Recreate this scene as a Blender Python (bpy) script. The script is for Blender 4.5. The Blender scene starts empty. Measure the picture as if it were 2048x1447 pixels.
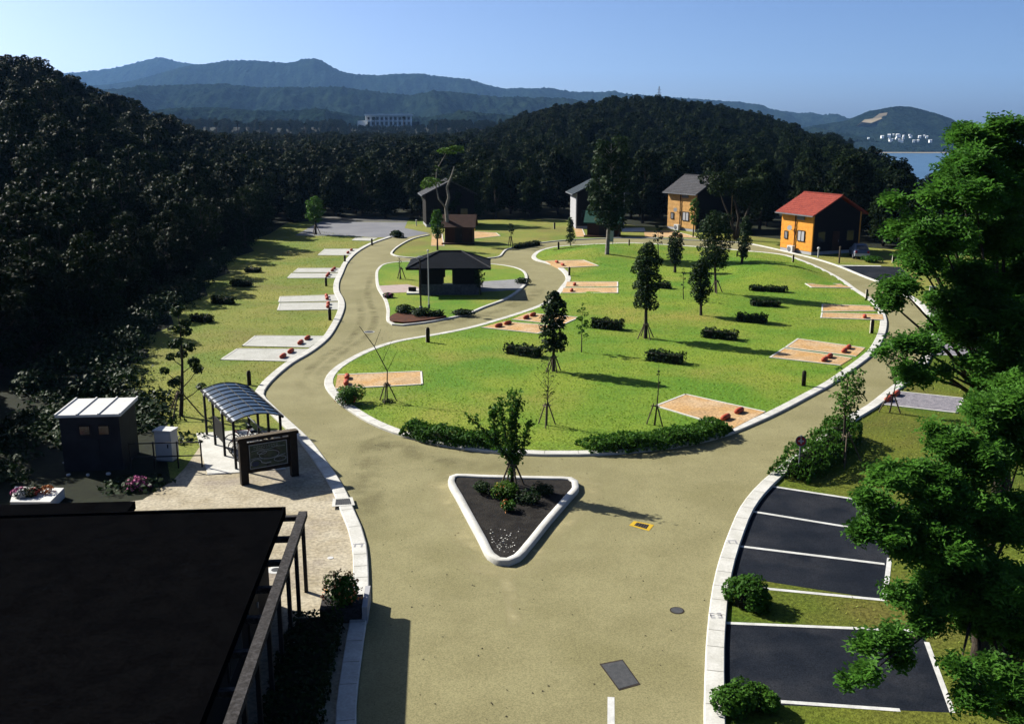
import bpy, bmesh, math, random
import numpy as np
from mathutils import Vector, Matrix
from mathutils.geometry import tessellate_polygon, delaunay_2d_cdt

R = math.radians
C = bpy.context.scene.collection
scene = bpy.context.scene
# ------------------------------------------------------------------ camera model
CAMH, PITCH, FOC = 13.0, R(13.6), 1950.0
CP, SP = math.cos(PITCH), math.sin(PITCH)

MOUNDS = []          # (x, y, amplitude, rx, ry)
def lawn_z(x, y):
    z = 0.0
    for mx, my, a, rx, ry in MOUNDS:
        z += a * math.exp(-((x - mx) / rx) ** 2 - ((y - my) / ry) ** 2)
    return z

def ray(px, py):
    u, v = (px - 1024) / FOC, (723.5 - py) / FOC
    return Vector((u, CP + v * SP, -SP + v * CP))

def G(px, py, z=0.0):
    d = ray(px, py)
    t = (z - CAMH) / d.z
    return Vector((d.x * t, d.y * t, z))

def GL(px, py):
    """point on the undulating lawn seen at a pixel"""
    z = 0.0
    for _ in range(6):
        p = G(px, py, z)
        z = lawn_z(p.x, p.y)
    return Vector((p.x, p.y, z))

def DEP(p):
    return p.y * CP + (CAMH - p.z) * SP

def at_y(px, py, y):
    d = ray(px, py)
    return d * (y / d.y) + Vector((0, 0, CAMH))

# ------------------------------------------------------------------ materials
def _n(nt, t, **kw):
    n = nt.nodes.new(t)
    for k, v in kw.items():
        setattr(n, k, v)
    return n

ALB = .54          # overall reflectance, set together with the exposure
def PM(name, c1, c2=None, scale=1.0, rough=0.85, fine=0.0, fine_scale=40.0, bump=0.0, bump_scale=60.0,
       c3=None, scale3=0.2, spec=0.12, lo=0.38, hi=0.62, metal=0.0, coord='pos'):
    m = bpy.data.materials.new(name); m.use_nodes = True
    nt = m.node_tree; L = nt.links
    b = nt.nodes['Principled BSDF']
    b.inputs['Roughness'].default_value = rough
    b.inputs['Specular IOR Level'].default_value = spec
    b.inputs['Metallic'].default_value = metal
    if coord == 'pos':
        src = _n(nt, 'ShaderNodeNewGeometry').outputs['Position']
    else:
        src = _n(nt, 'ShaderNodeTexCoord').outputs['Object']
    def noise(s, det=5.0):
        n = _n(nt, 'ShaderNodeTexNoise'); n.inputs['Scale'].default_value = s; n.inputs['Detail'].default_value = det
        n.inputs['Roughness'].default_value = 0.62
        L.new(src, n.inputs['Vector']); return n.outputs['Fac']
    c1, c2, c3 = (tuple(v * ALB for v in c) if c else c for c in (c1, c2, c3))
    def mix(f, a, bb, lo_, hi_):
        r = _n(nt, 'ShaderNodeMapRange'); r.inputs['From Min'].default_value = lo_; r.inputs['From Max'].default_value = hi_
        L.new(f, r.inputs['Value'])
        x = _n(nt, 'ShaderNodeMix', data_type='RGBA'); L.new(r.outputs['Result'], x.inputs['Factor'])
        for sck, val in ((x.inputs[6], a), (x.inputs[7], bb)):
            if isinstance(val, tuple): sck.default_value = (*val, 1)
            else: L.new(val, sck)
        return x.outputs[2]
    col = c1
    if c2: col = mix(noise(scale), c1, c2, lo, hi)
    if c3: col = mix(noise(scale3, 3.0), col, c3, 0.50, 0.68)
    if fine:
        f = noise(fine_scale, 2.0)
        r = _n(nt, 'ShaderNodeMapRange'); r.inputs['From Min'].default_value = .3; r.inputs['From Max'].default_value = .7
        r.inputs['To Min'].default_value = 1 - fine; r.inputs['To Max'].default_value = 1 + fine
        L.new(f, r.inputs['Value'])
        x = _n(nt, 'ShaderNodeMix', data_type='RGBA', blend_type='MULTIPLY'); x.inputs['Factor'].default_value = 1
        if isinstance(col, tuple): x.inputs[6].default_value = (*col, 1)
        else: L.new(col, x.inputs[6])
        cb = _n(nt, 'ShaderNodeCombineColor')
        for i in range(3): L.new(r.outputs['Result'], cb.inputs[i])
        L.new(cb.outputs[0], x.inputs[7]); col = x.outputs[2]
    if isinstance(col, tuple): b.inputs['Base Color'].default_value = (*col, 1)
    else: L.new(col, b.inputs['Base Color'])
    if bump:
        bn = _n(nt, 'ShaderNodeBump'); bn.inputs['Strength'].default_value = 1.0; bn.inputs['Distance'].default_value = bump
        L.new(noise(bump_scale, 4.0), bn.inputs['Height']); L.new(bn.outputs['Normal'], b.inputs['Normal'])
    return m

def leaf_mat(name, ca, cb_, trans=0.3, tcol=None, scale=0.7, spec=0.05):
    m = bpy.data.materials.new(name); m.use_nodes = True
    ca, cb_ = tuple(v * .62 for v in ca), tuple(v * .62 for v in cb_)
    nt = m.node_tree; L = nt.links
    b = nt.nodes['Principled BSDF']; out = nt.nodes['Material Output']
    b.inputs['Roughness'].default_value = 0.55; b.inputs['Specular IOR Level'].default_value = spec
    pos = _n(nt, 'ShaderNodeNewGeometry').outputs['Position']
    n1 = _n(nt, 'ShaderNodeTexNoise'); n1.inputs['Scale'].default_value = scale; n1.inputs['Detail'].default_value = 3
    n2 = _n(nt, 'ShaderNodeTexNoise'); n2.inputs['Scale'].default_value = scale * 9; n2.inputs['Detail'].default_value = 1
    L.new(pos, n1.inputs['Vector']); L.new(pos, n2.inputs['Vector'])
    a = _n(nt, 'ShaderNodeMath', operation='ADD'); L.new(n1.outputs['Fac'], a.inputs[0]); L.new(n2.outputs['Fac'], a.inputs[1])
    oi = _n(nt, 'ShaderNodeObjectInfo')
    s = _n(nt, 'ShaderNodeMath', operation='MULTIPLY_ADD'); L.new(oi.outputs['Random'], s.inputs[0]); s.inputs[1].default_value = .5
    L.new(a.outputs[0], s.inputs[2])
    r = _n(nt, 'ShaderNodeMapRange'); r.inputs['From Min'].default_value = .85; r.inputs['From Max'].default_value = 1.65
    L.new(s.outputs[0], r.inputs['Value'])
    x = _n(nt, 'ShaderNodeMix', data_type='RGBA'); L.new(r.outputs['Result'], x.inputs['Factor'])
    x.inputs[6].default_value = (*ca, 1); x.inputs[7].default_value = (*cb_, 1)
    L.new(x.outputs[2], b.inputs['Base Color'])
    if trans:
        t = _n(nt, 'ShaderNodeBsdfTranslucent'); ms = _n(nt, 'ShaderNodeMixShader'); ms.inputs[0].default_value = trans
        if tcol: t.inputs['Color'].default_value = (*tcol, 1)
        else: L.new(x.outputs[2], t.inputs['Color'])
        L.new(b.outputs[0], ms.inputs[1]); L.new(t.outputs[0], ms.inputs[2]); L.new(ms.outputs[0], out.inputs['Surface'])
    return m

M = {}
M['lawn'] = PM('lawn_grass', (.115, .248, .020), (.225, .305, .032), .16, .95, fine=.45, fine_scale=9, bump=.03, bump_scale=22,
               c3=(.30, .29, .055), scale3=.085, spec=.1)
M['lawn_dry'] = PM('lawn_dry_grass', (.155, .225, .032), (.28, .275, .060), .15, .95, fine=.45, fine_scale=9, bump=.03, bump_scale=22,
               c3=(.22, .20, .055), scale3=.11, spec=.1)
M['road'] = PM('tan_asphalt', (.272, .248, .122), (.322, .295, .150), .45, .9, fine=.28, fine_scale=26, bump=.008, bump_scale=60,
               c3=(.24, .22, .10), scale3=.13, spec=.15)
M['kerb'] = PM('kerb_concrete', (.62, .61, .56), (.75, .74, .70), 1.3, .85, fine=.10, fine_scale=14, bump=.004, bump_scale=40)
M['white_paint'] = PM('white_road_paint', (.78, .78, .76), (.62, .62, .60), 3.0, .7, fine=.1, fine_scale=25)
M['asphalt'] = PM('dark_asphalt', (.012, .016, .025), (.022, .026, .036), .7, 1.0, fine=.5, c3=(.034, .037, .046), scale3=.45, fine_scale=30, bump=.006, bump_scale=100, spec=.04)
M['grey_lot'] = PM('grey_asphalt', (.20, .205, .235), (.25, .255, .28), .3, .9, fine=.15, fine_scale=10)
M['plaza'] = PM('plaza_paving', (.40, .34, .23), (.54, .48, .36), .7, .9, fine=.30, fine_scale=9, bump=.01, bump_scale=18, c3=(.36, .31, .25), scale3=.5)
M['sand'] = PM('sandy_paving', (.58, .34, .13), (.62, .44, .26), .7, .95, fine=.38, fine_scale=9, c3=(.50, .33, .17), scale3=.4)
M['pale_pad'] = PM('pale_pad_paving', (.50, .50, .46), (.58, .58, .54), 1.2, .9, fine=.15, fine_scale=12)
M['gravel_pad'] = PM('grey_gravel', (.21, .20, .23), (.32, .30, .33), 4, .95, fine=.4, fine_scale=20)
M['pad_edge'] = PM('pad_edge_concrete', (.70, .69, .62), (.78, .77, .72), 2, .85)
M['stop'] = PM('red_rubber', (.52, .10, .05), (.42, .065, .035), 4, .6, fine=.15, coord='obj')
M['dark_wood'] = PM('dark_timber', (.022, .016, .012), (.035, .026, .018), 6, .8, fine=.3, bump=.004)
M['pale_face'] = PM('pale_lamp_face', (.62, .58, .46), (.7, .66, .55), 6, .6)
M['lawn_darker'] = PM('darker_green_grass', (.070, .135, .014), (.15, .175, .026), .16, .95, fine=.45, fine_scale=9, bump=.03, bump_scale=22,
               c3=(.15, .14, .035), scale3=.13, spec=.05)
M['soil'] = PM('dark_gravel_soil', (.012, .010, .009), (.030, .026, .022), 3, .95, fine=.7, fine_scale=28, bump=.04, bump_scale=24)
M['white'] = PM('white_painted', (.76, .76, .74), (.70, .70, .69), 3, .6)
M['grey_metal'] = PM('grey_metal', (.16, .17, .19), (.22, .23, .25), 3, .5)
M['shed_wall'] = PM('shed_grey_wall', (.016, .018, .023), (.03, .033, .04), 2, .7, fine=.1)
M['black_roof'] = PM('black_roofing', (.0025, .0025, .003), (.004, .004, .0045), 1.5, 1.0, fine=.3, fine_scale=12, spec=.0)
M['black_wood'] = PM('weathered_beam', (.030, .027, .027), (.060, .056, .058), 9, .85, fine=.4, fine_scale=18, spec=.1)
M['bark'] = PM('bark', (.045, .034, .026), (.085, .068, .052), 6, .95, fine=.4, bump=.02, bump_scale=25, coord='obj')
M['pale_bark'] = PM('pale_bark', (.36, .33, .29), (.20, .18, .15), 4, .9, fine=.3, bump=.02, bump_scale=20, coord='obj')
M['stake'] = PM('stake_wood', (.12, .09, .06), (.17, .14, .10), 5, .9)
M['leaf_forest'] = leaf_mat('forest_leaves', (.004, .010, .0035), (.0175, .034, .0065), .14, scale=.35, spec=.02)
M['leaf_lawn'] = leaf_mat('dark_tree_leaves', (.012, .028, .010), (.030, .062, .016), .2, scale=.8)
M['leaf_bright'] = leaf_mat('bright_tree_leaves', (.045, .105, .012), (.085, .17, .020), .3, scale=.7)
M['leaf_big'] = leaf_mat('near_tree_leaves', (.045, .145, .018), (.16, .38, .05), .5, scale=.8, spec=.08)
M['leaf_hedge'] = leaf_mat('hedge_leaves', (.035, .105, .012), (.085, .20, .025), .3, scale=1.5)
M['leaf_dark'] = leaf_mat('dark_hedge_leaves', (.010, .026, .008), (.022, .048, .012), .12, scale=1.5)
M['hedge_core'] = PM('hedge_twigs', (.012, .014, .006), (.02, .02, .010), 6, 1.0)
M['flower_orange'] = PM('orange_petals', (.62, .16, .04), (.65, .30, .10), 20, .7)
M['flower_pink'] = PM('pink_petals', (.60, .10, .30), (.66, .2, .42), 20, .7)
M['flower_red'] = PM('red_petals', (.5, .05, .04), (.55, .12, .08), 20, .7)
M['flower_yellow'] = PM('yellow_petals', (.60, .48, .03), (.45, .40, .03), 20, .7)
M['red_leaf'] = PM('russet_groundcover', (.07, .026, .014), (.12, .04, .016), 3, .9, fine=.4, fine_scale=20)
M['orange_wall'] = PM('orange_log_wall', (.95, .42, .055), (.80, .33, .05), 2.5, .75, fine=.12, fine_scale=10)
M['tan_wall'] = PM('tan_log_wall', (.72, .42, .15), (.58, .32, .11), 2.5, .8, fine=.15, fine_scale=10)
M['brown_wall'] = PM('brown_log_wall', (.075, .030, .014), (.055, .022, .012), 3, .8, fine=.2)
M['blackwall'] = PM('black_or_shaded_wall', (.010, .009, .009), (.016, .013, .012), 3, .95)  # black timber; on the coloured cabins it stands for the shaded gable
M['pale_wall'] = PM('pale_grey_wall', (.50, .50, .53), (.45, .45, .48), 3, .7)
M['red_roof'] = PM('red_tile_roof', (.26, .040, .026), (.33, .058, .036), 2, .75, fine=.3, fine_scale=8, spec=.15)
M['grey_roof'] = PM('grey_tile_roof', (.052, .052, .060), (.075, .075, .085), 2, .8, fine=.25, fine_scale=8, spec=.15)
M['blue_roof'] = PM('blue_tile_roof', (.022, .034, .046), (.034, .05, .062), 2, .7, fine=.2, fine_scale=8)
M['green_roof'] = PM('green_roof', (.020, .085, .062), (.03, .10, .075), 2, .6)
M['hut_roof'] = PM('slate_hut_roof', (.006, .009, .014), (.011, .014, .021), 1.5, .95, fine=.3, fine_scale=6, spec=.05)
M['brown_roof'] = PM('russet_hut_roof', (.055, .028, .020), (.08, .04, .028), 2, .8, fine=.25)
M['stone'] = PM('grey_stone_base', (.075, .078, .088), (.13, .13, .145), 5, .9, fine=.3, fine_scale=12, bump=.02, bump_scale=10)
M['black'] = PM('black_frame', (.010, .010, .012), (.015, .015, .017), 4, .6, spec=.2)
M['glass'] = PM('window_glass', (.30, .33, .36), (.36, .38, .42), 2, .15, spec=.5)
M['dark_glass'] = PM('dark_window', (.015, .017, .02), None, rough=.15, spec=.5)
M['steel'] = PM('drain_steel', (.07, .075, .08), (.10, .10, .105), 8, .6, fine=.2)
M['rust'] = PM('rusty_cover', (.035, .027, .022), (.055, .042, .034), 5, .85, fine=.3)
M['yellow'] = PM('yellow_paint', (.70, .46, .03), (.62, .40, .03), 6, .7)
M['sign_red'] = PM('sign_red', (.42, .03, .03), None, rough=.5)
M['map_board'] = PM('map_background', (.05, .08, .05), (.11, .12, .08), 3.2, .6, c3=(.035, .03, .03), scale3=5)
M['map_line'] = PM('map_pale_lines', (.42, .44, .45), (.30, .33, .36), 4, .6)
M['map_blue'] = PM('map_blue', (.045, .06, .11), None, rough=.6)
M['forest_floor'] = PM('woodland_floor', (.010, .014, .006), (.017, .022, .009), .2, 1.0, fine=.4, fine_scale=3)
M['hotel_wall'] = PM('white_hotel_wall', (1.35, 1.36, 1.34), (1.2, 1.22, 1.22), .1, .8)
M['sandstone'] = PM('bare_sandstone', (.42, .34, .22), (.32, .26, .17), .03, .95)
def mountain_mat():
    m = PM('wooded_mountain', (.005, .013, .010), (.015, .026, .017), .02, 1.0, fine=.8, fine_scale=.09, spec=.0, bump=7, bump_scale=.09)
    return m
M['mountain'] = mountain_mat()
def sea_mat():
    m = PM('sea_water', (.06, .14, .24), (.08, .17, .28), .004, .35, spec=.4, bump=.6, bump_scale=.2)
    return m
M['sea'] = sea_mat()
def poly_mat():
    m = bpy.data.materials.new('blue_polycarbonate'); m.use_nodes = True
    nt = m.node_tree; b = nt.nodes['Principled BSDF']; out = nt.nodes['Material Output']
    b.inputs['Base Color'].default_value = (.022, .045, .085, 1); b.inputs['Roughness'].default_value = .35
    t = nt.nodes.new('ShaderNodeBsdfTransparent'); t.inputs['Color'].default_value = (.25, .38, .55, 1)
    ms = nt.nodes.new('ShaderNodeMixShader'); ms.inputs[0].default_value = .25
    nt.links.new(b.outputs[0], ms.inputs[1]); nt.links.new(t.outputs[0], ms.inputs[2]); nt.links.new(ms.outputs[0], out.inputs['Surface'])
    return m
M['poly'] = poly_mat()

# ------------------------------------------------------------------ object helpers
def props(o, label=None, cat=None, group=None, kind=None):
    if label: o['label'] = label
    if cat: o['category'] = cat
    if group: o['group'] = group
    if kind: o['kind'] = kind
    return o

def thing(name, label, cat, loc=(0, 0, 0), rz=0.0, group=None):
    o = bpy.data.objects.new(name, None); C.objects.link(o)
    o.empty_display_size = .2
    o.location = loc; o.rotation_euler = (0, 0, rz)
    return props(o, label, cat, group)

def link_mesh(name, me, parent=None, loc=None, rot=None, scale=None):
    o = bpy.data.objects.new(name, me); C.objects.link(o)
    if parent is not None: o.parent = parent
    if loc is not None: o.location = loc
    if rot is not None: o.rotation_euler = rot
    if scale is not None: o.scale = scale
    return o

class MB:
    def __init__(s): s.v = []; s.f = []
    def add(s, vs, fs):
        k = len(s.v); s.v += [tuple(p) for p in vs]; s.f += [tuple(i + k for i in f) for f in fs]; return s
    def box(s, x0, x1, y0, y1, z0, z1, mtx=None):
        vs = [Vector((x, y, z)) for z in (z0, z1) for y in (y0, y1) for x in (x0, x1)]
        if mtx is not None: vs = [mtx @ p for p in vs]
        return s.add(vs, [(0, 2, 3, 1), (4, 5, 7, 6), (0, 1, 5, 4), (2, 6, 7, 3), (0, 4, 6, 2), (1, 3, 7, 5)])
    def beam(s, a, b, w, h, up=Vector((0, 0, 1))):
        a, b = Vector(a), Vector(b); d = (b - a).normalized()
        sd = d.cross(up)
        if sd.length < 1e-4: sd = Vector((1, 0, 0))
        sd.normalize(); u = sd.cross(d)
        vs = []
        for p in (a, b):
            for i, j in ((-1, -1), (1, -1), (1, 1), (-1, 1)):
                vs.append(p + sd * (w / 2 * i) + u * (h / 2 * j))
        return s.add(vs, [(3, 2, 1, 0), (4, 5, 6, 7), (0, 1, 5, 4), (1, 2, 6, 5), (2, 3, 7, 6), (3, 0, 4, 7)])
    def tube(s, pts, rad, n=7, cap=True):
        pts = [Vector(p) for p in pts]
        if not hasattr(rad, '__len__'): rad = [rad] * len(pts)
        vs, fs = [], []
        prev = None
        for i, p in enumerate(pts):
            d = (pts[min(i + 1, len(pts) - 1)] - pts[max(i - 1, 0)])
            if d.length < 1e-6: d = Vector((0, 0, 1))
            d.normalize()
            ref = prev if prev is not None else (Vector((1, 0, 0)) if abs(d.x) < .9 else Vector((0, 1, 0)))
            a = (ref - d * ref.dot(d)).normalized(); prev = a; b = d.cross(a)
            for k in range(n):
                t = 2 * math.pi * k / n
                vs.append(p + (a * math.cos(t) + b * math.sin(t)) * rad[i])
        for i in range(len(pts) - 1):
            for k in range(n):
                fs.append((i * n + k, i * n + (k + 1) % n, (i + 1) * n + (k + 1) % n, (i + 1) * n + k))
        if cap:
            fs.append(tuple(reversed(range(n)))); fs.append(tuple(range((len(pts) - 1) * n, len(pts) * n)))
        return s.add(vs, fs)
    def lathe(s, prof, n=14, c=(0, 0, 0), sx=1.0, sy=1.0):
        vs, fs = [], []
        for r, z in prof:
            for k in range(n):
                t = 2 * math.pi * k / n
                vs.append((c[0] + r * sx * math.cos(t), c[1] + r * sy * math.sin(t), c[2] + z))
        for i in range(len(prof) - 1):
            for k in range(n):
                fs.append((i * n + k, i * n + (k + 1) % n, (i + 1) * n + (k + 1) % n, (i + 1) * n + k))
        fs.append(tuple(reversed(range(n)))); fs.append(tuple(range((len(prof) - 1) * n, len(prof) * n)))
        return s.add(vs, fs)
    def poly(s, pts, z):
        """flat polygon (list of xy), facing up"""
        P = [Vector((p[0], p[1], 0)) for p in pts]
        tris = tessellate_polygon([P])
        fs = []
        for t in tris:
            a, b, c = (P[i] for i in t)
            fs.append(t if (b - a).cross(c - a).z > 0 else (t[0], t[2], t[1]))
        return s.add([(p.x, p.y, z) for p in P], fs)
    def slab(s, pts, z0, z1):
        """closed prism over polygon"""
        P = [Vector((p[0], p[1], 0)) for p in pts]
        area = sum(P[i].x * P[(i + 1) % len(P)].y - P[(i + 1) % len(P)].x * P[i].y for i in range(len(P)))
        if area < 0: P.reverse()
        s.poly(P, z1)
        n = len(P)
        return s.add([(p.x, p.y, z0) for p in P] + [(p.x, p.y, z1) for p in P], [(i, (i + 1) % n, n + (i + 1) % n, n + i) for i in range(n)])
    def mesh(s, name, mat, smooth=False):
        me = bpy.data.meshes.new(name); me.from_pydata(s.v, [], s.f); me.update()
        if mat is not None: me.materials.append(mat)
        if smooth: me.polygons.foreach_set('use_smooth', [True] * len(me.polygons))
        return me
    def build(s, name, mat, parent=None, smooth=False, loc=None, rot=None):
        return link_mesh(name, s.mesh(name, mat, smooth), parent, loc, rot)

def np_mesh(name, V, F, mat, smooth=False):
    V = np.asarray(V, dtype=np.float32); F = np.asarray(F, dtype=np.int32)
    me = bpy.data.meshes.new(name); n = F.shape[1]
    me.vertices.add(len(V)); me.vertices.foreach_set('co', V.ravel())
    me.loops.add(F.size); me.loops.foreach_set('vertex_index', F.ravel())
    me.polygons.add(len(F)); me.polygons.foreach_set('loop_start', np.arange(0, F.size, n, dtype=np.int32))
    me.update(calc_edges=True); me.validate()
    if mat is not None: me.materials.append(mat)
    if smooth: me.polygons.foreach_set('use_smooth', np.ones(len(F), dtype=bool))
    return me

def smooth_line(pts, closed=False, step=.6):
    """Catmull-Rom through points, resampled"""
    P = [Vector((p[0], p[1], 0)) for p in pts]; n = len(P); out = []
    rng = range(n if closed else n - 1)
    for i in rng:
        p1, p2 = P[i], P[(i + 1) % n]
        p0 = P[(i - 1) % n] if closed or i > 0 else p1 * 2 - p2
        p3 = P[(i + 2) % n] if closed or i + 2 < n else p2 * 2 - p1
        k = max(1, int((p2 - p1).length / step))
        t0, t1 = 0.0, max(1e-3, (p1 - p0).length) ** .5
        t2 = t1 + max(1e-3, (p2 - p1).length) ** .5; t3 = t2 + max(1e-3, (p3 - p2).length) ** .5
        for j in range(k):
            t = t1 + (t2 - t1) * j / k
            a1 = p0 * ((t1 - t) / (t1 - t0)) + p1 * ((t - t0) / (t1 - t0))
            a2 = p1 * ((t2 - t) / (t2 - t1)) + p2 * ((t - t1) / (t2 - t1))
            a3 = p2 * ((t3 - t) / (t3 - t2)) + p3 * ((t - t2) / (t3 - t2))
            b1 = a1 * ((t2 - t) / (t2 - t0)) + a2 * ((t - t0) / (t2 - t0))
            b2 = a2 * ((t3 - t) / (t3 - t1)) + a3 * ((t - t1) / (t3 - t1))
            out.append(b1 * ((t2 - t) / (t2 - t1)) + b2 * ((t - t1) / (t2 - t1)))
    if not closed: out.append(P[-1])
    return out

def offset(line, d, closed=False):
    n = len(line); out = []
    for i, p in enumerate(line):
        a = line[(i - 1) % n] if closed or i > 0 else p
        b = line[(i + 1) % n] if closed or i < n - 1 else p
        t = (b - a).normalized()
        out.append(p + Vector((-t.y, t.x, 0)) * d)
    return out

def ribbon(mb, L1, L2, z0, z1, closed=False, joints=None):
    """raised kerb strip between two lines, every ~1 m a narrow sunk joint"""
    n = len(L1); vs = []
    for a, b in zip(L1, L2):
        vs += [(a.x, a.y, z0), (a.x, a.y, z1 - .02), (a.x + (b.x - a.x) * .07, a.y + (b.y - a.y) * .07, z1),
               (b.x - (b.x - a.x) * .05, b.y - (b.y - a.y) * .05, z1), (b.x, b.y, z1 - .02), (b.x, b.y, z0)]
    fs = []
    for i in range(n if closed else n - 1):
        j = (i + 1) % n
        for k in range(5): fs.append((i * 6 + k, j * 6 + k, j * 6 + k + 1, i * 6 + k + 1))
    if not closed:
        fs += [(0, 1, 2, 3, 4, 5), tuple((n - 1) * 6 + k for k in (5, 4, 3, 2, 1, 0))]
    mb.add(vs, fs)

def struct(name, mb, mat, smooth=False):
    return props(mb.build(name, mat, None, smooth), kind='structure')

def gp(lst): return [G(x, y) for x, y in lst]

# ------------------------------------------------------------------ leaves and trees
def leaf_quads(P, N, size, rng, elong=1.7, jit=.5):
    n = len(P)
    N = N + rng.normal(0, jit, (n, 3)); N /= np.linalg.norm(N, axis=1, keepdims=True) + 1e-9
    A = rng.normal(0, 1, (n, 3)); T = A - N * np.sum(A * N, 1, keepdims=True); T /= np.linalg.norm(T, axis=1, keepdims=True) + 1e-9
    B = np.cross(N, T)
    s = size * rng.uniform(.6, 1.3, (n, 1)); l = s * .5; w = s / elong * .5
    V = np.stack([P - T * l, P + B * w + N * w * .35, P + T * l - N * l * .25, P - B * w + N * w * .35], 1).reshape(-1, 3)
    F = np.arange(n * 4).reshape(-1, 4)
    return V, F

def clump_points(clumps, n, rng, up=.25, shell=.72):
    c = np.array([k[0] for k in clumps]); r = np.array([k[1] for k in clumps], float)
    if r.ndim == 1: r = np.repeat(r[:, None], 3, 1)
    w = r[:, 0] ** 2; idx = rng.choice(len(c), n, p=w / w.sum())
    D = rng.normal(0, 1, (n, 3)); D[:, 2] += up; D /= np.linalg.norm(D, axis=1, keepdims=True)
    rad = shell + (1.06 - shell) * rng.random((n, 1)) ** .7
    P = c[idx] + D * r[idx] * rad
    N = D * .7 + np.array([0, 0, .6])
    return P, N

def profile(style, t):
    if style == 'column': return (.55 + .45 * math.sin(math.pi * min(1, t * .9 + .12))) * (1 if t < .8 else 1 - (t - .8) * 2.6)
    if style == 'egg': return math.sin(math.pi * (0.12 + .80 * t)) ** .75
    if style == 'cone': return 1.02 - .85 * t
    if style == 'vase': return .35 + .65 * math.sin(math.pi * (.1 + .75 * t))
    if style == 'round': return math.sqrt(max(0.02, 1 - (2 * t - .85) ** 2 / 1.4))
    return 1.0

def tree_meshes(name, H, cw, cb, style, seed, nleaf, ls, leafm, barkm, tr, nclump=None, cr=.2, bend=.05, elong=1.6, limbs=True, shell=.6):
    """trunk mesh with limbs, crown mesh of leaf-sized faces; origin at the foot"""
    rng = np.random.default_rng(seed); rd = random.Random(seed)
    nclump = nclump or 22
    path = []
    bx, by = rd.uniform(-bend, bend) * H, rd.uniform(-bend, bend) * H
    for i in range(7):
        t = i / 6
        path.append(Vector((bx * math.sin(t * 2.2), by * math.sin(t * 1.7 + .3) - by * math.sin(.3), t * H * .93)))
    mb = MB(); mb.tube([path[0] - Vector((0, 0, .15))] + path, [tr * 1.35] + [tr * (1 - .86 * i / 6) for i in range(7)], 8)
    def axis(z):
        f = max(0, min(5.999, z / (H * .93) * 6)); i = int(f); return path[i].lerp(path[i + 1], f - i)
    clumps = []
    for k in range(nclump):
        t = (k + rd.random()) / nclump
        z = cb + (H - cb) * (.04 + .92 * t)
        R_ = cw / 2 * profile(style, t)
        r = cr * cw * rd.uniform(.7, 1.2) * (.75 if t > .85 else 1)
        a = k * 2.399 + rd.uniform(-.5, .5)
        q = max(0, R_ - r * .8) * math.sqrt(rd.uniform(.25, 1))
        ax = axis(z)
        c = Vector((ax.x + q * math.cos(a), ax.y + q * math.sin(a), z))
        clumps.append((tuple(c), (r, r, r * .72)))
        if limbs and q > .12:
            s = axis(max(cb * .75, z - q * .9))
            mid = s.lerp(c, .55) + Vector((0, 0, -.08 * q))
            mb.tube([s, mid, c], [tr * .34 * (1 - t * .5), tr * .22 * (1 - t * .5), tr * .08], 5, False)
    P, N = clump_points(clumps, nleaf, rng, shell=shell)
    V, F = leaf_quads(P, N, ls, rng, elong)
    return mb.mesh(name + '_trunk', barkm, True), np_mesh(name + '_crown', V, F, leafm)

def place_tree(name, label, cat, loc, meshes, rz=0.0, s=1.0, group=None):
    t = thing(name, label, cat, loc, rz, group)
    if s != 1.0: t.scale = (s, s, s)
    link_mesh('trunk', meshes[0], t); link_mesh('crown', meshes[1], t)
    return t

def stakes(t, hgt=1.0, spread=.55, n=3, r=.03, rot=.4, bar=True):
    for k in range(n):
        a = rot + 2 * math.pi * k / n
        MB().tube([(spread * math.cos(a), spread * math.sin(a), -.05), (.07 * math.cos(a), .07 * math.sin(a), hgt)], r, 6).build('support_stake', M['stake'], t)
    if bar:
        b = MB(); q = .07 + .14
        for k in range(n):
            a, c = rot + 2 * math.pi * k / n, rot + 2 * math.pi * (k + 1) / n
            b.tube([(q * math.cos(a), q * math.sin(a), hgt - .12), (q * math.cos(c), q * math.sin(c), hgt - .12)], r * .8, 5)
        b.build('cross_tie', M['stake'], t)

def px_tree(name, label, cat, bx, by, ty, wpx, cbfrac, style, seed, nleaf, ls, leafm='leaf_lawn', barkm='bark', trpx=6, stake=None, lawn=True, group=None, **kw):
    p = GL(bx, by) if lawn else G(bx, by)
    z = DEP(p); H = (by - ty) * z / FOC * 1.03; cw = wpx * z / FOC
    ms = tree_meshes(name, H, cw, H * cbfrac, style, seed, nleaf, ls, M[leafm], M[barkm], trpx * z / FOC / 2, **kw)
    t = place_tree(name, label, cat, p, ms, group=group)
    if stake: stakes(t, *stake)
    return t

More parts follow.
